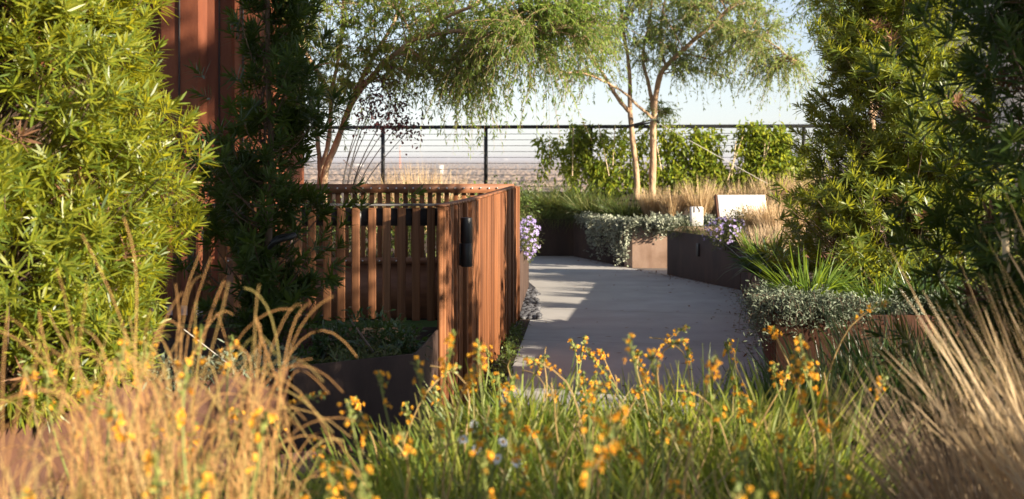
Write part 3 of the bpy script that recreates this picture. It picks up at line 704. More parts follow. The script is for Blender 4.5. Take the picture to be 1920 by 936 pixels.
# purple shrub behind the rear fence
rng = np.random.default_rng(31); Yp = 16.2
root = empty("purple_shrub", (PX(640, Yp), Yp, .55)); tag(root, "dark purple leaved shrub leaning over the railing line beside the tree", "shrub")
q = []; LV = []
for tx, ty in ((705, 205), (735, 195), (752, 225), (725, 235), (690, 180), (715, 150), (765, 245), (680, 225)):
    a = np.array([PX(636, Yp), Yp, .55]); e = P(tx, ty, Yp + rng.uniform(-.2, .2)); mp_ = (a + e) / 2 + np.array([-.08, 0, .08])
    c = smoothpath([a, mp_, e], 14); q.append(tubes(c, np.linspace(.012, .003, 14), 5))
    N = 100; B = e + rng.normal(0, 1, (N, 3)) * [.11, .1, .09]
    LV.append(leaves(B, rng.normal(0, 1, (N, 3)), rng.uniform(.025, .05, N), rng.uniform(.02, .035, N), .1, k=2, prof=[.5, 1, .2], jit=1, rng=rng))
recentre(mk("branches", *cat(q), M['cap'], root)); recentre(mk("foliage", *cat(LV), M['purple'], root))

# ------------------------------------------------------------------ grasses and tufts
def tuft(name, label, base, mat, n, L, spread, wd, droop, seed, cat_="grass", rad=.06, lean=(0, 0), k=4, parent=None, part=None, group=None, hvar=.35):
    rng = np.random.default_rng(seed); base = np.array(base, float)
    th = rng.random(n) * 6.283; r = rad * np.sqrt(rng.random(n))
    B = base + np.stack([r * np.cos(th), r * np.sin(th), np.zeros(n)], -1)
    sp = spread * np.sqrt(rng.random(n)); th2 = th + rng.normal(0, .7, n)
    d = np.stack([np.cos(th2) * sp + lean[0], np.sin(th2) * sp + lean[1], np.ones(n)], -1)
    V, F = leaves(B, d, L * rng.uniform(1 - hvar, 1 + hvar * .4, n), wd * rng.uniform(.7, 1.2, n), droop * rng.uniform(.2, 1.3, n), k=k, jit=.8, rng=rng)
    o = mk(name, V, F, mat)
    n_ = len(o.data.vertices); a = np.empty(n_ * 3, np.float32); o.data.vertices.foreach_get("co", a); a = a.reshape(-1, 3) - base.astype(np.float32)
    o.data.vertices.foreach_set("co", a.ravel()); o.location = base
    tag(o, label, cat_, group); return o
def mound(y, x=2.5): return .55 + .40 * max(0, min(1, (y - 20.6) / 3.0)) ** 1.2 if x >= 1.72 else .55 + .38 * max(0, min(1, (y - 22.9) / 1.45))

# green sedge hanging over the far planter
for i, (x, y, L, lb) in enumerate([
        (.18, 22.95, .62, "dark green sedge clump next to the asters at the far bend"),
        (.55, 23.0, .66, "green sedge clump spilling over the far planter left of the silver plant"),
        (.92, 23.0, .66, "broad green sedge clump in the middle of the far planter rim"),
        (1.3, 22.4, .58, "tan tipped sedge clump behind the silver trailing plant"),
        (1.72, 21.6, .48, "short dark sedge tuft in front of the left tree trunk")]):
    tuft("sedge_clump", lb, (x, y, .56), M['sedge'], 1000, L * 1.3, .95, .011, .7, 100 + i, rad=.2, lean=(-.12, -.35), k=4)
# dry golden grasses around the tree and panel
for i, (px, Y, L, n, lb) in enumerate([
        (1222, 21.3, .42, 300, "short golden dry grass tuft at the foot of the twin trunks"),
        (1262, 21.0, .46, 340, "golden dry grass tuft right of the twin trunks"),
        (1312, 20.9, .58, 300, "upright golden dry grass tuft behind the white block"),
        (1345, 21.2, .46, 260, "golden dry grass tuft just left of the white panel"),
        (1400, 20.9, .55, 320, "pale dry grass behind the white panel"),
        (1450, 20.6, .62, 420, "tall pale dry grass behind the right end of the white panel"),
        (1500, 20.4, .66, 420, "tall pale dry grass at the left edge of the olive bush"),
        (1545, 20.0, .66, 300, "pale dry grass half hidden by the olive bush")]):
    x = PX(px, Y); tuft("dry_grass_clump", lb, (x, Y, mound(Y)), M['straw'], int(n * 1.8), L * 1.35, .42, .0075, .3, 120 + i, rad=.10, k=4)
for i, (px, Y, L, n, lb) in enumerate([
        (1420, 17.2, .52, 520, "wispy tan grass clump in front of the white panel"),
        (1455, 16.8, .56, 520, "wispy tan grass clump between white panel and olive bush"),
        (1395, 17.6, .34, 260, "low tan grass clump beside the purple asters right of path"),
        (1485, 17.6, .62, 420, "wispy tan grass clump tucked under the olive bush")]):
    tuft("dry_grass_clump", lb, (PX(px, Y), Y, .54), M['straw'], int(n * 1.5), L * 1.15, .5, .006, .35, 140 + i, rad=.12, k=4)
for i, (x, y, L, n, lb) in enumerate([(2.72, 14.9, .42, 260, "low tan grass tuft at the nearer corner of the dark planter"), (2.95, 15.5, .40, 300, "low tan grass tuft on the dark planter left of the olive bush"),
                                      (2.95, 16.2, .30, 240, "short tan grass tuft on the dark planter beside the asters"), (2.45, 13.9, .40, 260, "tan grass tuft hidden behind the broad leaved dark plant")]):
    tuft("dry_grass_clump", lb, (x, y, .54), M['straw_g'], n, L, .5, .007, .3, 150 + i, rad=.16, k=4)
# straw grass behind the rear fence
for i, (px, L, n, lb) in enumerate([
        (700, .55, 200, "sparse straw grass behind the rear fence by the first railing post"),
        (745, .62, 300, "straw grass right of the first railing post behind the rear fence"),
        (790, .66, 340, "tallest straw grass in the middle above the rear fence"),
        (838, .58, 260, "straw grass below the small white tower block"),
        (880, .52, 180, "short straw grass left of the second railing post")]):
    tuft("dry_grass_clump", lb, (PX(px, 18.2), 18.2, .6), M['straw'], int(n * 1.3), L * 1.5, .36, .006, .25, 160 + i, rad=.12, k=4)
# low green shrubs seen through the slats of the rear fence
rng = np.random.default_rng(77)
def leafy(name, label, centre, rad, n, L, W, mat, cat_, seed, hang=.3, extra=None, cut=None):
    rng = np.random.default_rng(seed); c = np.array(centre); rad = np.array(rad)
    root = empty(name, tuple(c)); tag(root, label, cat_)
    g = nrm(rng.normal(0, 1, (n, 3))) * (rng.random((n, 1)) ** .4) * (1 + .25 * np.sin(np.arange(n)[:, None] * 12.9))
    B = c + g * rad
    if cut is not None: B = B[B[:, 2] > cut]
    N = len(B); d = nrm(g[:N] + rng.normal(0, .6, (N, 3)) + [0, 0, .25])
    recentre(mk("foliage", *leaves(B, d, L * rng.uniform(.6, 1.2, N), W * rng.uniform(.7, 1.2, N), hang, k=2, prof=[.4, 1, .15], jit=.6, rng=rng), mat, root))
    m = max(6, n // 60); e = B[rng.permutation(N)[:m]]; s = np.stack([np.full(m, c[0]), np.full(m, c[1]), np.full(m, c[2] - rad[2])], -1) + rng.normal(0, .02, (m, 3))
    t = np.linspace(0, 1, 5)[None, :, None]; C = s[:, None] + (e - s)[:, None] * t
    recentre(mk("twigs", *tubes(C, np.linspace(.004, .0015, 5)[None], 3), M['bark_d'], root))
    if extra:
        nf, pet, fl, mf = extra
        g = nrm(rng.normal(0, 1, (nf, 3)) + [0, -.4, .5]) * (.85 + .25 * rng.random((nf, 1))); B = c + g * rad
        B = np.repeat(B, pet, 0); ax_ = np.repeat(nrm(g + [0, -.6, .3]), pet, 0)
        d = rng.normal(0, 1, (nf * pet, 3)); d = d - ax_ * (d * ax_).sum(1, keepdims=True) + ax_ * .25
        recentre(mk("blossoms", *leaves(B, d, fl, fl * .45, 0, up=ax_, k=1, prof=[.5, 1], jit=.1, rng=rng), mf, root))
    return root
for i, (px, lb) in enumerate([(600, "low green shrub behind the rear fence under the leaning tree"), (680, "low green shrub glimpsed through the left slats of the rear fence"),
                              (760, "low green shrub glimpsed through the middle slats of the rear fence"), (840, "low green shrub glimpsed through the right slats of the rear fence"),
                              (905, "low leafy shrub below the second railing post above the rear fence")]):
    leafy("low_shrub", lb, (PX(px, 14.6), 14.6, .86), (.26, .35, .36 if px < 900 else .40), 900, .06, .025, M['aster_l'] if i % 2 else M['cover'], "shrub", 200 + i)
leafy("low_shrub", "small yellow green shrub between the rear fence and the sedge", (PX(955, 19), 19.0, .95), (.45, .3, .35), 900, .05, .022, M['cover'], "shrub", 207)
# asters
leafy("aster_plant", "lavender aster hanging over the planter behind the board fence", (.16, 15.2, .70), (.14, .5, .22), 1300, .035, .012, M['aster_l'], "flowers", 210, extra=(130, 7, .020, M['aster_f']))
leafy("aster_plant", "purple aster mound on the dark planter right of the path", (PX(1358, 17.2), 17.0, .66), (.26, .35, .19), 1300, .04, .012, M['aster_l'], "flowers", 211, extra=(110, 7, .020, M['aster_f']))
leafy("low_shrub", "small brown green shrub in front of the white panel", (PX(1385, 17.3), 17.2, .76), (.22, .25, .18), 900, .04, .016, M['aster_l'], "shrub", 212)
leafy("low_shrub", "low bronze mound hanging over the dark planter edge below white block", (PX(1290, 18.6), 18.6, .64), (.32, .3, .13), 1600, .05, .006, M['sedge'], "shrub", 213, hang=.6)

# silver trailing plants
def trailing(label, runs, mat, seed, L=.03, W=.018, cat_="plant"):
    """runs: list of (start, end, n strands, hang length, half width)"""
    rng = np.random.default_rng(seed); c0 = np.array(runs[0][0]); root = empty("silver_trailing_plant", tuple(c0)); tag(root, label, cat_)
    LV = []; ST = []
    for (a, b, n, hang, half, outw) in runs:
        a, b = np.array(a), np.array(b)
        t = rng.random((n, 1)); p0 = a + (b - a) * t + rng.normal(0, 1, (n, 3)) * [half * .5, half * .5, .025]
        o = np.array(outw)[None] * rng.uniform(.03, .12, (n, 1)) + rng.normal(0, .03, (n, 3)) * [1, 1, 0]
        h = hang * rng.uniform(.1, 1.0, n) ** 1.3
        q = np.linspace(0, 1, 6); C = p0[:, None] + o[:, None] * np.minimum(1, q * 2.2)[None, :, None]; C[:, :, 2] += (.05 * np.sin(q * 3.1))[None] - h[:, None] * np.maximum(0, q - .25)[None] * 1.33
        ST.append(tubes(C, np.full((1, 6), .0022), 3))
        k = 26; u = rng.random((n, k)); i0 = np.minimum((u * 5).astype(int), 4); f = (u * 5 - i0)[..., None]
        ar = np.arange(n)[:, None]; B = C[ar, i0] * (1 - f) + C[ar, i0 + 1] * f + rng.normal(0, .018, (n, k, 3))
        N = n * k; LV.append(leaves(B.reshape(-1, 3), rng.normal(0, 1, (N, 3)) + np.array(outw) * .7 + [0, 0, .3], L * rng.uniform(.6, 1.2, N), W * rng.uniform(.7, 1.2, N), .1, k=2, prof=[.4, 1, .3], jit=.8, rng=rng))
    lv, st = cat(LV), cat(ST); V, F = cat([lv, st]); mi = np.zeros(len(F), int); mi[len(lv[1]):] = 1
    recentre(mk("foliage", V, F, [mat, M['bark_d']], root, mi=mi)); return root
trailing("pale silver plant cascading down the corner of the far planter", [
    ((1.52, 20.45, .62), (1.24, 21.5, .62), 90, .55, .10, (-.9, -.3, 0)),
    ((1.70, 20.12, .63), (1.56, 20.4, .62), 90, .60, .06, (-.6, -.7, 0)),
    ((1.74, 20.14, .63), (2.35, 20.1, .63), 130, .20, .12, (0, -1, 0)),
    ((1.3, 21.4, .62), (1.05, 22.3, .62), 30, .10, .08, (-.9, -.3, 0)),
    ((1.9, 20.5, .64), (3.2, 20.3, .64), 150, .10, .22, (0, -.6, 0))], M['silver'], 301, .042, .026)
trailing("grey green trailing plant over the corner of the near right planter", [
    ((1.66, 8.78, .64), (2.12, 8.76, .63), 190, .16, .10, (0, -.7, 0)),
    ((1.60, 8.80, .63), (1.72, 9.6, .64), 170, .30, .06, (-.8, -.4, 0)),
    ((2.2, 8.8, .63), (2.75, 8.8, .62), 60, .05, .10, (0, -.5, 0)), ((1.65, 8.95, .65), (1.95, 9.1, .65), 60, .05, .14, (0, -.3, 0))], M['silver_d'], 302, .026, .008)
trailing("silver groundcover at the base of the big bright bush", [
    ((-1.45, 6.32, .58), (-1.05, 6.62, .58), 60, .03, .06, (.2, -.3, 0)), ((-1.9, 5.98, .57), (-1.5, 6.28, .57), 40, .03, .06, (.2, -.3, 0))], M['silver_d'], 303, .035, .012)
trailing("dusky grey plants in the shaded planter under the slatted fence", [
    ((-.85, 6.95, .50), (-.58, 7.2, .50), 22, .02, .10, (.1, -.2, 0)), ((-.8, 7.3, .50), (-.55, 7.6, .50), 16, .02, .12, (.1, -.2, 0))], M['aster_l'], 304, .045, .010)

for i, (x, y, L, lb) in enumerate([(1.30, 6.3, .52, "dark shaded grass clump nearest the path in front of the near right planter"), (1.62, 6.7, .58, "dark shaded grass clump in front of the grey trailing plant"),
                                   (1.95, 6.9, .62, "dark shaded grass clump in front of the near right planter's middle"), (2.25, 7.2, .62, "dark shaded grass clump below the olive bush"), (1.55, 5.9, .42, "low dark grass clump behind the orange flowers at right")]):
    tuft("dark_grass_clump", lb, (x, y, .02 if i < 2 or i == 4 else .05), M['lush'], 900, L * 1.4, .6, .012, .35, 410 + i, rad=.14, k=5)
for i, (x, y, rx, rz, lb) in enumerate([(-.78, 7.75, .22, .15, "dark low fern like plant against the slats in the shaded planter"), (-.60, 7.45, .14, .13, "dark leafy clump in the corner of the shaded planter"), (-.92, 7.35, .13, .12, "dark leafy clump beside the shaded podocarpus stem"), (-1.05, 6.95, .10, .08, "small dark plant at the front left of the shaded planter")]):
    leafy("low_shrub", lb, (x, y, .48 + rz * .6), (rx, rx * .8, rz), 700, .055, .014, M['lush'], "shrub", 420 + i)
# strap leaved plants beside the path on the right
tuft("strap_leaf_plant", "sunlit green strap leaved plant behind the grey trailing plant", (1.92, 9.2, .55), M['strap'], 280, .56, .95, .014, .55, 401, "plant", .07, k=5)
tuft("strap_leaf_plant", "small green strap leaved plant right of the sunlit strap plant", (2.32, 9.05, .55), M['strap'], 150, .42, .9, .011, .55, 405, "plant", .07, k=5)
tuft("dark_grass_clump", "dark grass clump at the foot of the olive bush behind the planter rim", (2.65, 9.0, .55), M['lush'], 420, .45, .9, .010, .5, 406, "grass", .14, k=5)
tuft("strap_leaf_plant", "darker strap leaved plant arching over the path edge", (2.12, 11.7, .55), M['lush'], 110, .58, 1.1, .018, .7, 402, "plant", .08, k=5)
tuft("strap_leaf_plant", "broad leaved dark plant beside the olive bush over the path", (2.25, 12.2, .55), M['lush'], 60, .55, 1.1, .045, .6, 403, "plant", .08, k=5)
tuft("strap_leaf_plant", "yellowish strap leaved plant at the dark planter end", (2.40, 13.8, .55), M['strap'], 120, .50, .9, .012, .55, 404, "plant", .08, k=5)
leafy("low_shrub", "russet edged low shrub at the base of the olive bush", (2.55, 9.7, .72), (.4, .3, .16), 900, .05, .012, M['podo_m'], "shrub", 405)

# ------------------------------------------------------------------ vines and stakes on the railing
def vine(label, x0, x1, zb_, zt_, n, seed, dens=None):
    rng = np.random.default_rng(seed); xm = (x0 + x1) / 2; ym = rail_y(xm) - .12
    root = empty("climbing_vine", (xm, ym, .95)); tag(root, label, "vine")
    ns = max(6, int((x1 - x0) * 13)); LV = []; ST = []
    for s in range(ns):
        xb = rng.uniform(x0, x1); xt = xb + rng.normal(0, .22); zt1 = zt_ - abs(rng.normal(0, .12)) + (.08 if rng.random() < .15 else 0); zl = zb_ + abs(rng.normal(0, .15))
        if rng.random() < .35: zl = zb_ + (zt_ - zb_) * rng.uniform(.2, .6)
        q = np.linspace(0, 1, 9)
        C = np.stack([xb + (xt - xb) * q + rng.normal(0, .03, 9), rail_y(xb) - .1 + rng.normal(0, .05, 9), zl + (zt1 - zl) * q], -1)
        recentre(mk('stem', *tubes(C, np.full((9,), .004), 4), M['bark_d'], root))
        k = int(2.0 * n / ns); u = rng.random(k); p = np.stack([np.interp(u, q, C[:, j]) for j in range(3)], -1) + rng.normal(0, 1, (k, 3)) * [.065, .08, .06]
        LV.append(leaves(p, rng.normal(0, .7, (k, 3)) + [0, -.5, -.35], 0.09 * rng.uniform(.6, 1.2, k), .043 * rng.uniform(.7, 1.2, k), .25, k=2, prof=[.4, 1, .1], jit=.7, rng=rng))
    recentre(mk("foliage", *cat(LV), M['vine'], root))
def xr(px):
    x = 0
    for _ in range(8): x = PX(px, rail_y(x))
    return x
vine("climbing vine with hanging strands at the left end of the green stretch", xr(1012), xr(1075), .95, 2.05, 480, 501)
vine("dense climbing vine left of the twin trunk tree", xr(1075), xr(1125), .90, 2.12, 620, 502)
vine("climbing vine with bamboo canes just left of the twin trunks", xr(1125), xr(1190), .90, 2.08, 700, 503)
vine("thick climbing vine right of the twin trunks around a railing post", xr(1228), xr(1350), .85, 2.06, 1900, 504)
vine("climbing vine with leaning canes right of the middle gap", xr(1358), xr(1440), 1.0, 2.08, 1200, 505)
vine("dark green climbing vine at the right railing post", xr(1440), xr(1525), 1.0, 2.10, 1150, 506)
vine("low yellowing vine at the foot of the railing behind the trees", xr(1100), xr(1530), .80, 1.5, 2600, 507)
def rod(name, label, a, b, r, mat, cat_, group=None, sag=0):
    t = np.linspace(0, 1, 9)[:, None]; a = np.array(a); b = np.array(b); C = (b - a) * t; C[:, 2] -= sag * np.sin(t[:, 0] * math.pi)
    o = mk(name, *tubes(C, np.full(9, r), 6), mat, smooth=True); o.location = a; tag(o, label, cat_, group); return o
def Pr(px, py, dy=-.28):
    x = xr(px); return P(px, py, rail_y(x) + dy)
for lb, p0, p1 in [("bamboo cane in the left vine leaning right, left of the trunks", (1142, 330), (1122, 232)), ("upright bamboo cane in the vine left of the trunks", (1149, 310), (1153, 235)),
                   ("thin upright bamboo cane at the dense left vine", (1073, 330), (1075, 240)), ("bamboo cane right of the twin trunks", (1240, 320), (1232, 275)),
                   ("long bamboo cane leaning right beside the middle gap", (1364, 338), (1393, 255)), ("second leaning bamboo cane crossing the first by the middle gap", (1372, 330), (1380, 265)),
                   ("bamboo cane leaning right in the vine near the right post", (1428, 325), (1446, 252)), ("short bamboo cane beside the leaning one near the right post", (1432, 310), (1434, 268))]:
    rod("bamboo_cane", lb, Pr(*p0), Pr(*p1), .009, M['bamboo'], "stake")
rod("bamboo_stake", "pale stake standing at the right edge in front of dark bush", P(1888, 510, 5.0), P(1882, 385, 5.0), .013, M['bamboo'], "stake")
rod("bamboo_stake", "taller pale stake behind another at the right edge", P(1908, 470, 5.2), P(1911, 335, 5.2), .013, M['bamboo'], "stake")
# straps and guy wires
C = smoothpath([P(1180, 236, 22.93), P(1200, 231, 22.88), P(1226, 224, 22.9), P(1236, 230, 23.05), P(1226, 229, 23.1), P(1200, 234, 23.12), P(1178, 238, 23.12), P(1174, 237, 23.0), P(1180, 236, 22.93)], 40)
o = mk("tree_strap", *tubes(C, np.full(40, .017), 6), M['strapb']); tag(o, "black strap tying the two trunks together at rail height", "strap")
rod("guy_wire", "pale guy wire running from the twin trunks down to the right", P(1236, 232, 22.95), P(1440, 345, 22.6), .0045, M['rope'], "wire")
rod("guy_wire", "pale guy wire at the leaning tree left of first railing post", P(644, 300, 16.9), P(692, 345, 16.4), .006, M['rope'], "wire")
rod("guy_wire", "thin white cord at the bottom of the big bright bush", P(345, 618, 5.6), P(425, 680, 6.3), .0015, M['rope'], "cord")
rod("guy_wire", "dark grey irrigation tube lying in the shaded planter", P(660, 605, 7.6), P(700, 660, 7.0), .006, M['cable'], "tube")
C = smoothpath([P(505, 465, 7.2), P(515, 455, 7.15), P(535, 448, 7.1), P(552, 442, 7.15), P(545, 440, 7.35), P(520, 446, 7.4), P(508, 458, 7.3)], 30)
o = mk("tree_strap", *tubes(C, np.full(30, .012), 6), M['strapb']); tag(o, "black strap tied round the stem of the shaded podocarpus", "strap")

# ground cover along the board fence
rng = np.random.default_rng(55); N = 1500; t = rng.random(N); y = 7.2 + t * 5.6
x = np.interp(y, [7.2, 8.3, 10.2, 12.6, 13], [-.25, -.2, -.07, .05, .1]) + rng.normal(0, .035, N)
B = np.stack([x, y, .01 + np.abs(rng.normal(0, .04, N))], -1)
o = struct("groundcover", *leaves(B, rng.normal(0, .6, (N, 3)) + [0, 0, .7], .035 * rng.uniform(.6, 1.4, N), .014, .3, k=2, jit=.6, rng=rng), M['cover'], "stuff")
tag(o, "strip of low green ground cover along the foot of the board fence", "ground cover")
N = 900; t = rng.random(N); y = 8 + t * 13.5; edge = rng.random(N) < .6
xl = np.interp(y, [8, 10.2, 12.6, 15.2, 17, 19.5, 21.5], [-.1, 0, .14, .28, .30, .1, -.6]); xrr = np.interp(y, [8, 12, 14.5, 16.7, 19.0, 20.1, 21.5], [1.6, 2.05, 2.4, 2.66, 2.03, 1.62, 1.2])
x = np.where(edge, xrr - np.abs(rng.normal(0, .10, N)), xl + (xrr - xl) * rng.random(N) ** .5)
keep = (~edge & (rng.random(N) < .35)) | edge; x, y = x[keep], y[keep]; N = len(x)
o = struct("leaf_litter", *leaves(np.stack([x, y, np.full(N, .014)], -1), np.stack([rng.normal(0, 1, N), rng.normal(0, 1, N), np.abs(rng.normal(0, .2, N))], -1), .045 * rng.uniform(.5, 1.3, N), .014, .1, k=2, jit=.3, rng=rng), M['dead'], "stuff")
tag(o, "small dry leaves scattered on the path and along its edge", "leaf litter")
# ------------------------------------------------------------------ foreground bulbine
def spike(root, base, top, lean, rng, dry=False, nfl=None):
    """one flower stalk with its blossoms, built around root"""
    q = np.linspace(0, 1, 14); hgt = top
    wob = np.stack([np.sin(q * rng.uniform(3, 6) + rng.random() * 6) * .02 * q * 2, np.cos(q * rng.uniform(3, 5) + rng.random() * 6) * .02 * q * 2], -1)
    C = np.stack([base[0] + lean[0] * q ** 1.4 + wob[:, 0], base[1] + lean[1] * q ** 1.4 + wob[:, 1], hgt * q], -1)
    if dry:
        a = np.maximum(0, q - .75) * 4; C[:, 2] -= a ** 2 * .05; C[:, 0] += a * .05 * rng.choice([-1, 1])
    rad = np.linspace(.0033, .0019, 14) * rng.uniform(.8, 1.15)
    st = recentre(mk("flower_stalk", *tubes(C, rad, 6), M['drystalk' if dry else 'stalk'], root, smooth=True)); st.location = (0, 0, 0)
    if dry and rng.random() < .5: return
    n = nfl or int(rng.integers(5, 13)); u = 1 - rng.random(n) * .16
    p = np.stack([np.interp(u, q, C[:, j]) for j in range(3)], -1)
    th = rng.random(n) * 6.283; out = np.stack([np.cos(th), np.sin(th), rng.uniform(-.1, .5, n)], -1)
    f = p + out * rng.uniform(.008, .02, (n, 1))
    pe = 6; B = np.repeat(f, pe, 0); ax_ = np.repeat(nrm(out + [0, 0, .2]), pe, 0)
    d = rng.normal(0, 1, (n * pe, 3)); d = nrm(d - ax_ * (d * ax_).sum(1, keepdims=True)) + ax_ * .35
    A = leaves(B, d, .0088 * rng.uniform(.6, 1.2, n * pe), .005, .1, up=ax_, k=2, prof=[.5, 1, .4], jit=.1, rng=rng)
    # buds and fuzzy stamens
    nb_ = 26; ub = 1 - rng.random(nb_) * .09; pb = np.stack([np.interp(ub, q, C[:, j]) for j in range(3)], -1) + rng.normal(0, .004, (nb_, 3))
    Bd = leaves(pb, rng.normal(0, .6, (nb_, 3)) + [0, 0, .6], .010, .006, 0, k=2, prof=[.6, 1, .4], jit=1, rng=rng)
    ns = n * 5; Sd = leaves(np.repeat(f, 5, 0), np.repeat(out, 5, 0) + rng.normal(0, .5, (ns, 3)), .008, .0035, 0, k=1, prof=[.6, 1], jit=1, rng=rng)
    V, F = cat([A, Sd, Bd]); mi = np.zeros(len(F), int); mi[len(A[1]):] = 1; mi[len(A[1]) + len(Sd[1]):] = 2
    bl = mk("blossoms", V, F, [M['orange'], M['yellow'], M['stalk']], None, mi=mi); bl.parent = st
def bulbine(seed, nleaf, nsp, hmin, hmax, dryp=.2):
    rng = np.random.default_rng(seed); root = empty("bulbine_plant", (0, 0, 0))
    th = rng.random(nleaf) * 6.283; r = .11 * np.sqrt(rng.random(nleaf)); B = np.stack([r * np.cos(th), r * np.sin(th), np.zeros(nleaf)], -1)
    sp = .75 * np.sqrt(rng.random(nleaf)); th2 = th + rng.normal(0, .6, nleaf); d = np.stack([np.cos(th2) * sp, np.sin(th2) * sp, np.ones(nleaf)], -1)
    V, F = leaves(B, d, .31 * rng.uniform(.5, 1.2, nleaf), .0085 * rng.uniform(.7, 1.3, nleaf), rng.uniform(0, .6, nleaf), k=3, prof=[.9, 1, .8, .15], jit=1, rng=rng)
    fo = mk("foliage", V, F, M['bulb']); fo.parent = root
    for s in range(nsp):
        a = rng.random() * 6.283; rr = rng.random() * .08; ln = rng.uniform(.02, .16)
        spike(root, (rr * math.cos(a), rr * math.sin(a)), rng.uniform(hmin, hmax), (ln * math.cos(a), ln * math.sin(a)), rng, rng.random() < dryp)
    return root
tall = [bulbine(611, 300, 4, .36, .60, .2), bulbine(612, 280, 3, .36, .56, .3), bulbine(613, 300, 4, .38, .64, .4)]
protos = [bulbine(601, 250, 2, .30, .46), bulbine(602, 240, 1, .30, .44), bulbine(603, 250, 3, .30, .48, .3), bulbine(604, 240, 2, .34, .50, .3)]
used = set()
def copy_tree(o, parent=None):
    c = o.copy(); COL.objects.link(c); c.parent = parent
    for ch in o.children: copy_tree(ch, c)
    return c
def put(proto, loc, rz, sc, label, group):
    if id(proto) not in used: o = proto; used.add(id(proto))
    else: o = copy_tree(proto)
    o.location = loc; o.rotation_euler = (0, 0, rz); o.scale = (sc, sc, sc); tag(o, label, "flowering plant", group); return o
GB = "bulbine plants in the foreground bed"
rng = np.random.default_rng(66)
spots = []
for row, (Y, x0, x1, nx) in enumerate([(5.05, -.16, 1.05, 8), (4.6, -.16, 1.05, 7), (4.2, -.55, 1.0, 8), (3.8, -.85, 1.0, 9), (3.4, -1.0, .9, 9), (3.0, -1.0, .80, 8), (2.55, -.9, .62, 7), (2.15, -.74, .42, 7), (1.85, -.62, -.12, 4)]):
    for i in range(nx): spots.append((row, i, nx, x0 + (x1 - x0) * (i + .5) / nx + rng.normal(0, .04), Y + rng.normal(0, .06)))
rowname = ["back row of the bed beside the path", "second row from the path", "third row from the path", "middle of the bed", "row just nearer than the middle", "blurred front part of the bed", "strongly blurred front row", "row next to the nearest", "row nearest the camera"]
colname = ["far left end", "left end", "left of centre", "centre", "right of centre", "right end", "far right end", "outermost right"]
for k, (row, i, nx, x, y) in enumerate(spots):
    px = 960 + x / y * FPX
    idx = int(round(i * 7 / max(1, nx - 1)))
    put((protos[k % 4] if row < 4 else tall[k % 3]), (x, y, .47), rng.random() * 6.28, rng.uniform(1.0, 1.3) if row < 3 else rng.uniform(.85, 1.12), "orange flowered bulbine in the %s, %s" % (rowname[row], colname[idx]), GB)

for i, (x, y, n, lb) in enumerate([(.1, 4.75, 60, "thin dry grass wisps among the bulbine at the path edge"), (.45, 4.4, 70, "thin dry grass wisps in the bulbine at centre"), (.8, 4.75, 60, "thin dry grass wisps among bulbine right of centre"),
                                (.2, 3.8, 80, "withered wisps lying in the middle of the bulbine bed"), (.65, 3.5, 90, "withered wisps at the lower right of the bulbine bed"), (-.1, 3.3, 80, "withered wisps near the white daisies"), (.4, 3.1, 90, "withered wisps at the bottom centre of the bed")]):
    tuft("dry_grass_clump", lb, (x, y, .47), M['straw_g'], n * 2, .42, 1.1, .004, .45, 640 + i, rad=.2, k=5)
# yellow green fine tuft in the sun at the right of the bed
tuft("fine_grass_tuft", "bright yellow green fine tuft among the bulbine right of centre", (.78, 4.3, .47), M['cover'], 900, .30, .9, .004, .5, 610, "grass", .10, k=4)
# white daisies
def daisy(loc, label, seed, r=.018):
    rng = np.random.default_rng(seed); root = empty("white_daisy", loc); tag(root, label, "flower", "white daisies in the foreground")
    n = 9; a = np.arange(n) * 6.283 / n + rng.normal(0, .05, n); up = nrm(np.array([[.25 + rng.normal(0, .45), -.75, .5 + rng.normal(0, .3)]]))[0]
    A = nrm(np.cross(up, [0, 0, 1.0])); Bv = np.cross(up, A); d = np.cos(a)[:, None] * A + np.sin(a)[:, None] * Bv + up * .12
    o = mk("petals", *leaves(np.zeros((n, 3)), d, r * rng.uniform(.85, 1.1, n), r * .5, .12, up=np.tile(up, (n, 1)), k=2, prof=[.5, 1, .6], jit=.03, rng=rng), M['white']); o.parent = root
    V, F = cyl((0, 0, 0), r * .28, r * .25, 10); o = mk("centre", V, F, M['yellow']); o.parent = root; o.location = tuple(up * r * .12); o.rotation_euler = Vector(up).to_track_quat('Z', 'Y').to_euler()
    C = smoothpath([(0, 0, -.4), (.01, .01, -.2), (0, 0, 0)], 8) - up * r * .1
    o = mk("stem", *tubes(C, np.full(8, .0018), 5), M['stalk']); o.parent = root
for i, (px, py, lb) in enumerate([(888, 797, "uppermost white daisy below the board fence"), (943, 829, "white daisy facing the camera right of the others"), (934, 860, "white daisy just below the one facing the camera"),
                                  (868, 824, "half turned white daisy at the left of the daisies"), (893, 843, "small white daisy in the middle of the daisies"),
                                  (968, 866, "white daisy partly hidden by orange bulbine"), (1567, 923, "single white daisy at the bottom right of the bed")]):
    daisy(tuple(P(px, py, 3.55)), lb, 620 + i, .0145)

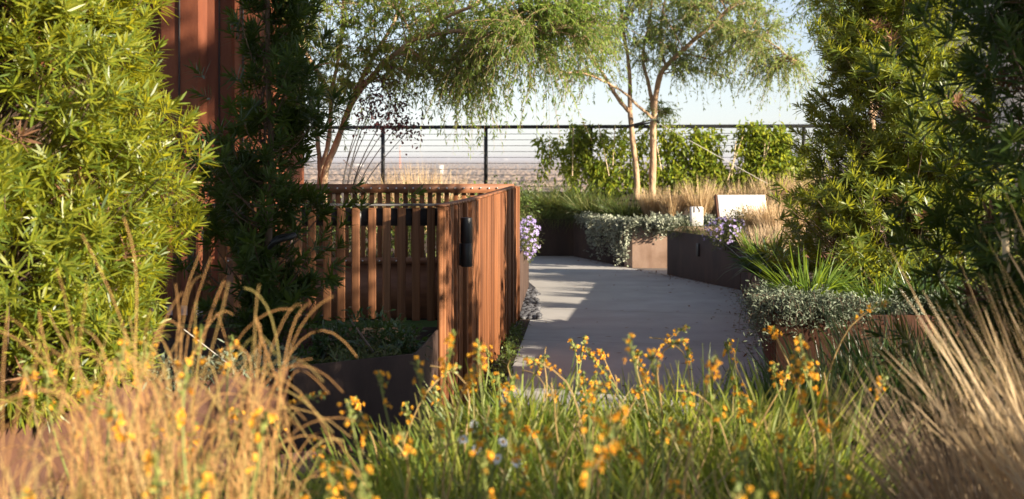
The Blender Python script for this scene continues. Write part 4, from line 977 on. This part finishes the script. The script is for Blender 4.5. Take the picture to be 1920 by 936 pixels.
# ------------------------------------------------------------------ foreground dry grasses
def curly(label, base, n, hgt, spread, r, mat, seed, hook=.35, lean=(0, 0), rad=.20, K=20):
    rng = np.random.default_rng(seed); th = rng.random(n) * 6.283; rr = rad * np.sqrt(rng.random(n)); q = np.linspace(0, 1, K)
    dirx = np.cos(th) * spread * rng.random(n) + lean[0]; diry = np.sin(th) * spread * rng.random(n) + lean[1]
    H = hgt * rng.uniform(.5, 1.06, n); hk = hook * rng.uniform(.2, 1.5, n); s = rng.choice([-1, 1], n)
    ang = np.maximum(0, q[None] - .55) / .45; 
    x = rr[:, None] * np.cos(th)[:, None] + dirx[:, None] * (q ** 1.6)[None] * H[:, None] + (s * hk)[:, None] * H[:, None] * .24 * ang ** 1.3 + .02 * np.sin(q[None] * rng.uniform(4, 9, (n, 1)) + rng.random((n, 1)) * 6)
    y = rr[:, None] * np.sin(th)[:, None] + diry[:, None] * (q ** 1.6)[None] * H[:, None] + .02 * np.sin(q[None] * rng.uniform(4, 9, (n, 1)) + rng.random((n, 1)) * 6)
    z = H[:, None] * (q[None] - .55 * hk[:, None] * ang ** 2.2)
    C = np.stack([x, y, z], -1)
    V, F = tubes(C, r * rng.uniform(.7, 1.25, (n, 1)) * np.linspace(1, .55, K)[None], 4)
    o = mk("dry_grass_clump", V, F, mat, smooth=True); o.location = base; tag(o, label, "grass"); return o
curly("russet curling grass clump in front of the slatted fence", (-.66, 2.8, .45), 250, 1.0, .17, .0014, M['straw_o'], 701, .6)
curly("russet grass clump left of the curling one before sunlit planter", (-.85, 2.8, .45), 85, .66, .35, .0014, M['straw_o'], 702, .4)
curly("blurred tan grass clump at the far left edge", (-.80, 2.05, .45), 200, .85, .28, .0014, M['straw_o'], 703, .4, (-.12, 0))
curly("low russet grass clump at the bottom left corner", (-.62, 2.0, .45), 95, .55, .45, .0013, M['straw_o'], 704, .4)
curly("low russet grass clump bottom left beside orange bulbine", (-.38, 2.3, .45), 70, .48, .45, .0014, M['straw_o'], 705, .4)
curly("russet grass clump with long arching stems beside the shaded planter", (-.36, 2.9, .45), 16, .46, .5, .0022, M['straw_o'], 706, .9)
curly("few green curling stems below the board fence", (-.14, 2.4, .45), 12, .58, .3, .0032, M['stalk'], 707, .6)
curly("wide tan grass clump in front of the sunlit planter at left", (-1.15, 3.2, .45), 120, .48, .4, .0014, M['straw_o'], 708, .3)
def fan(label, base, n, L, lean, spread, mat, seed, wd=.0045, droop=.25):
    return tuft("dry_grass_clump", label, base, mat, n, L, spread, wd, droop, seed, rad=.13, lean=lean, k=5)
fan("tall pale grass fanning left at the right edge", (1.42, 3.25, .45), 420, .92, (-.20, .05), .42, M['straw'], 721)
fan("grey tan grass clump below the dark bush at right", (1.22, 3.55, .45), 420, .70, (-.22, 0), .5, M['straw_g'], 722)
fan("pale sunlit grass clump at the lower right corner", (1.44, 2.8, .45), 420, .80, (-.2, 0), .5, M['straw_g'], 723)
fan("flattened tan grass clump left of the lower right corner", (1.14, 2.9, .45), 320, .55, (-.25, 0), .7, M['straw_g'], 724)
fan("sunlit straw grass standing tallest at the right edge", (1.78, 3.6, .45), 240, 1.05, (-.15, 0), .35, M['straw'], 725)
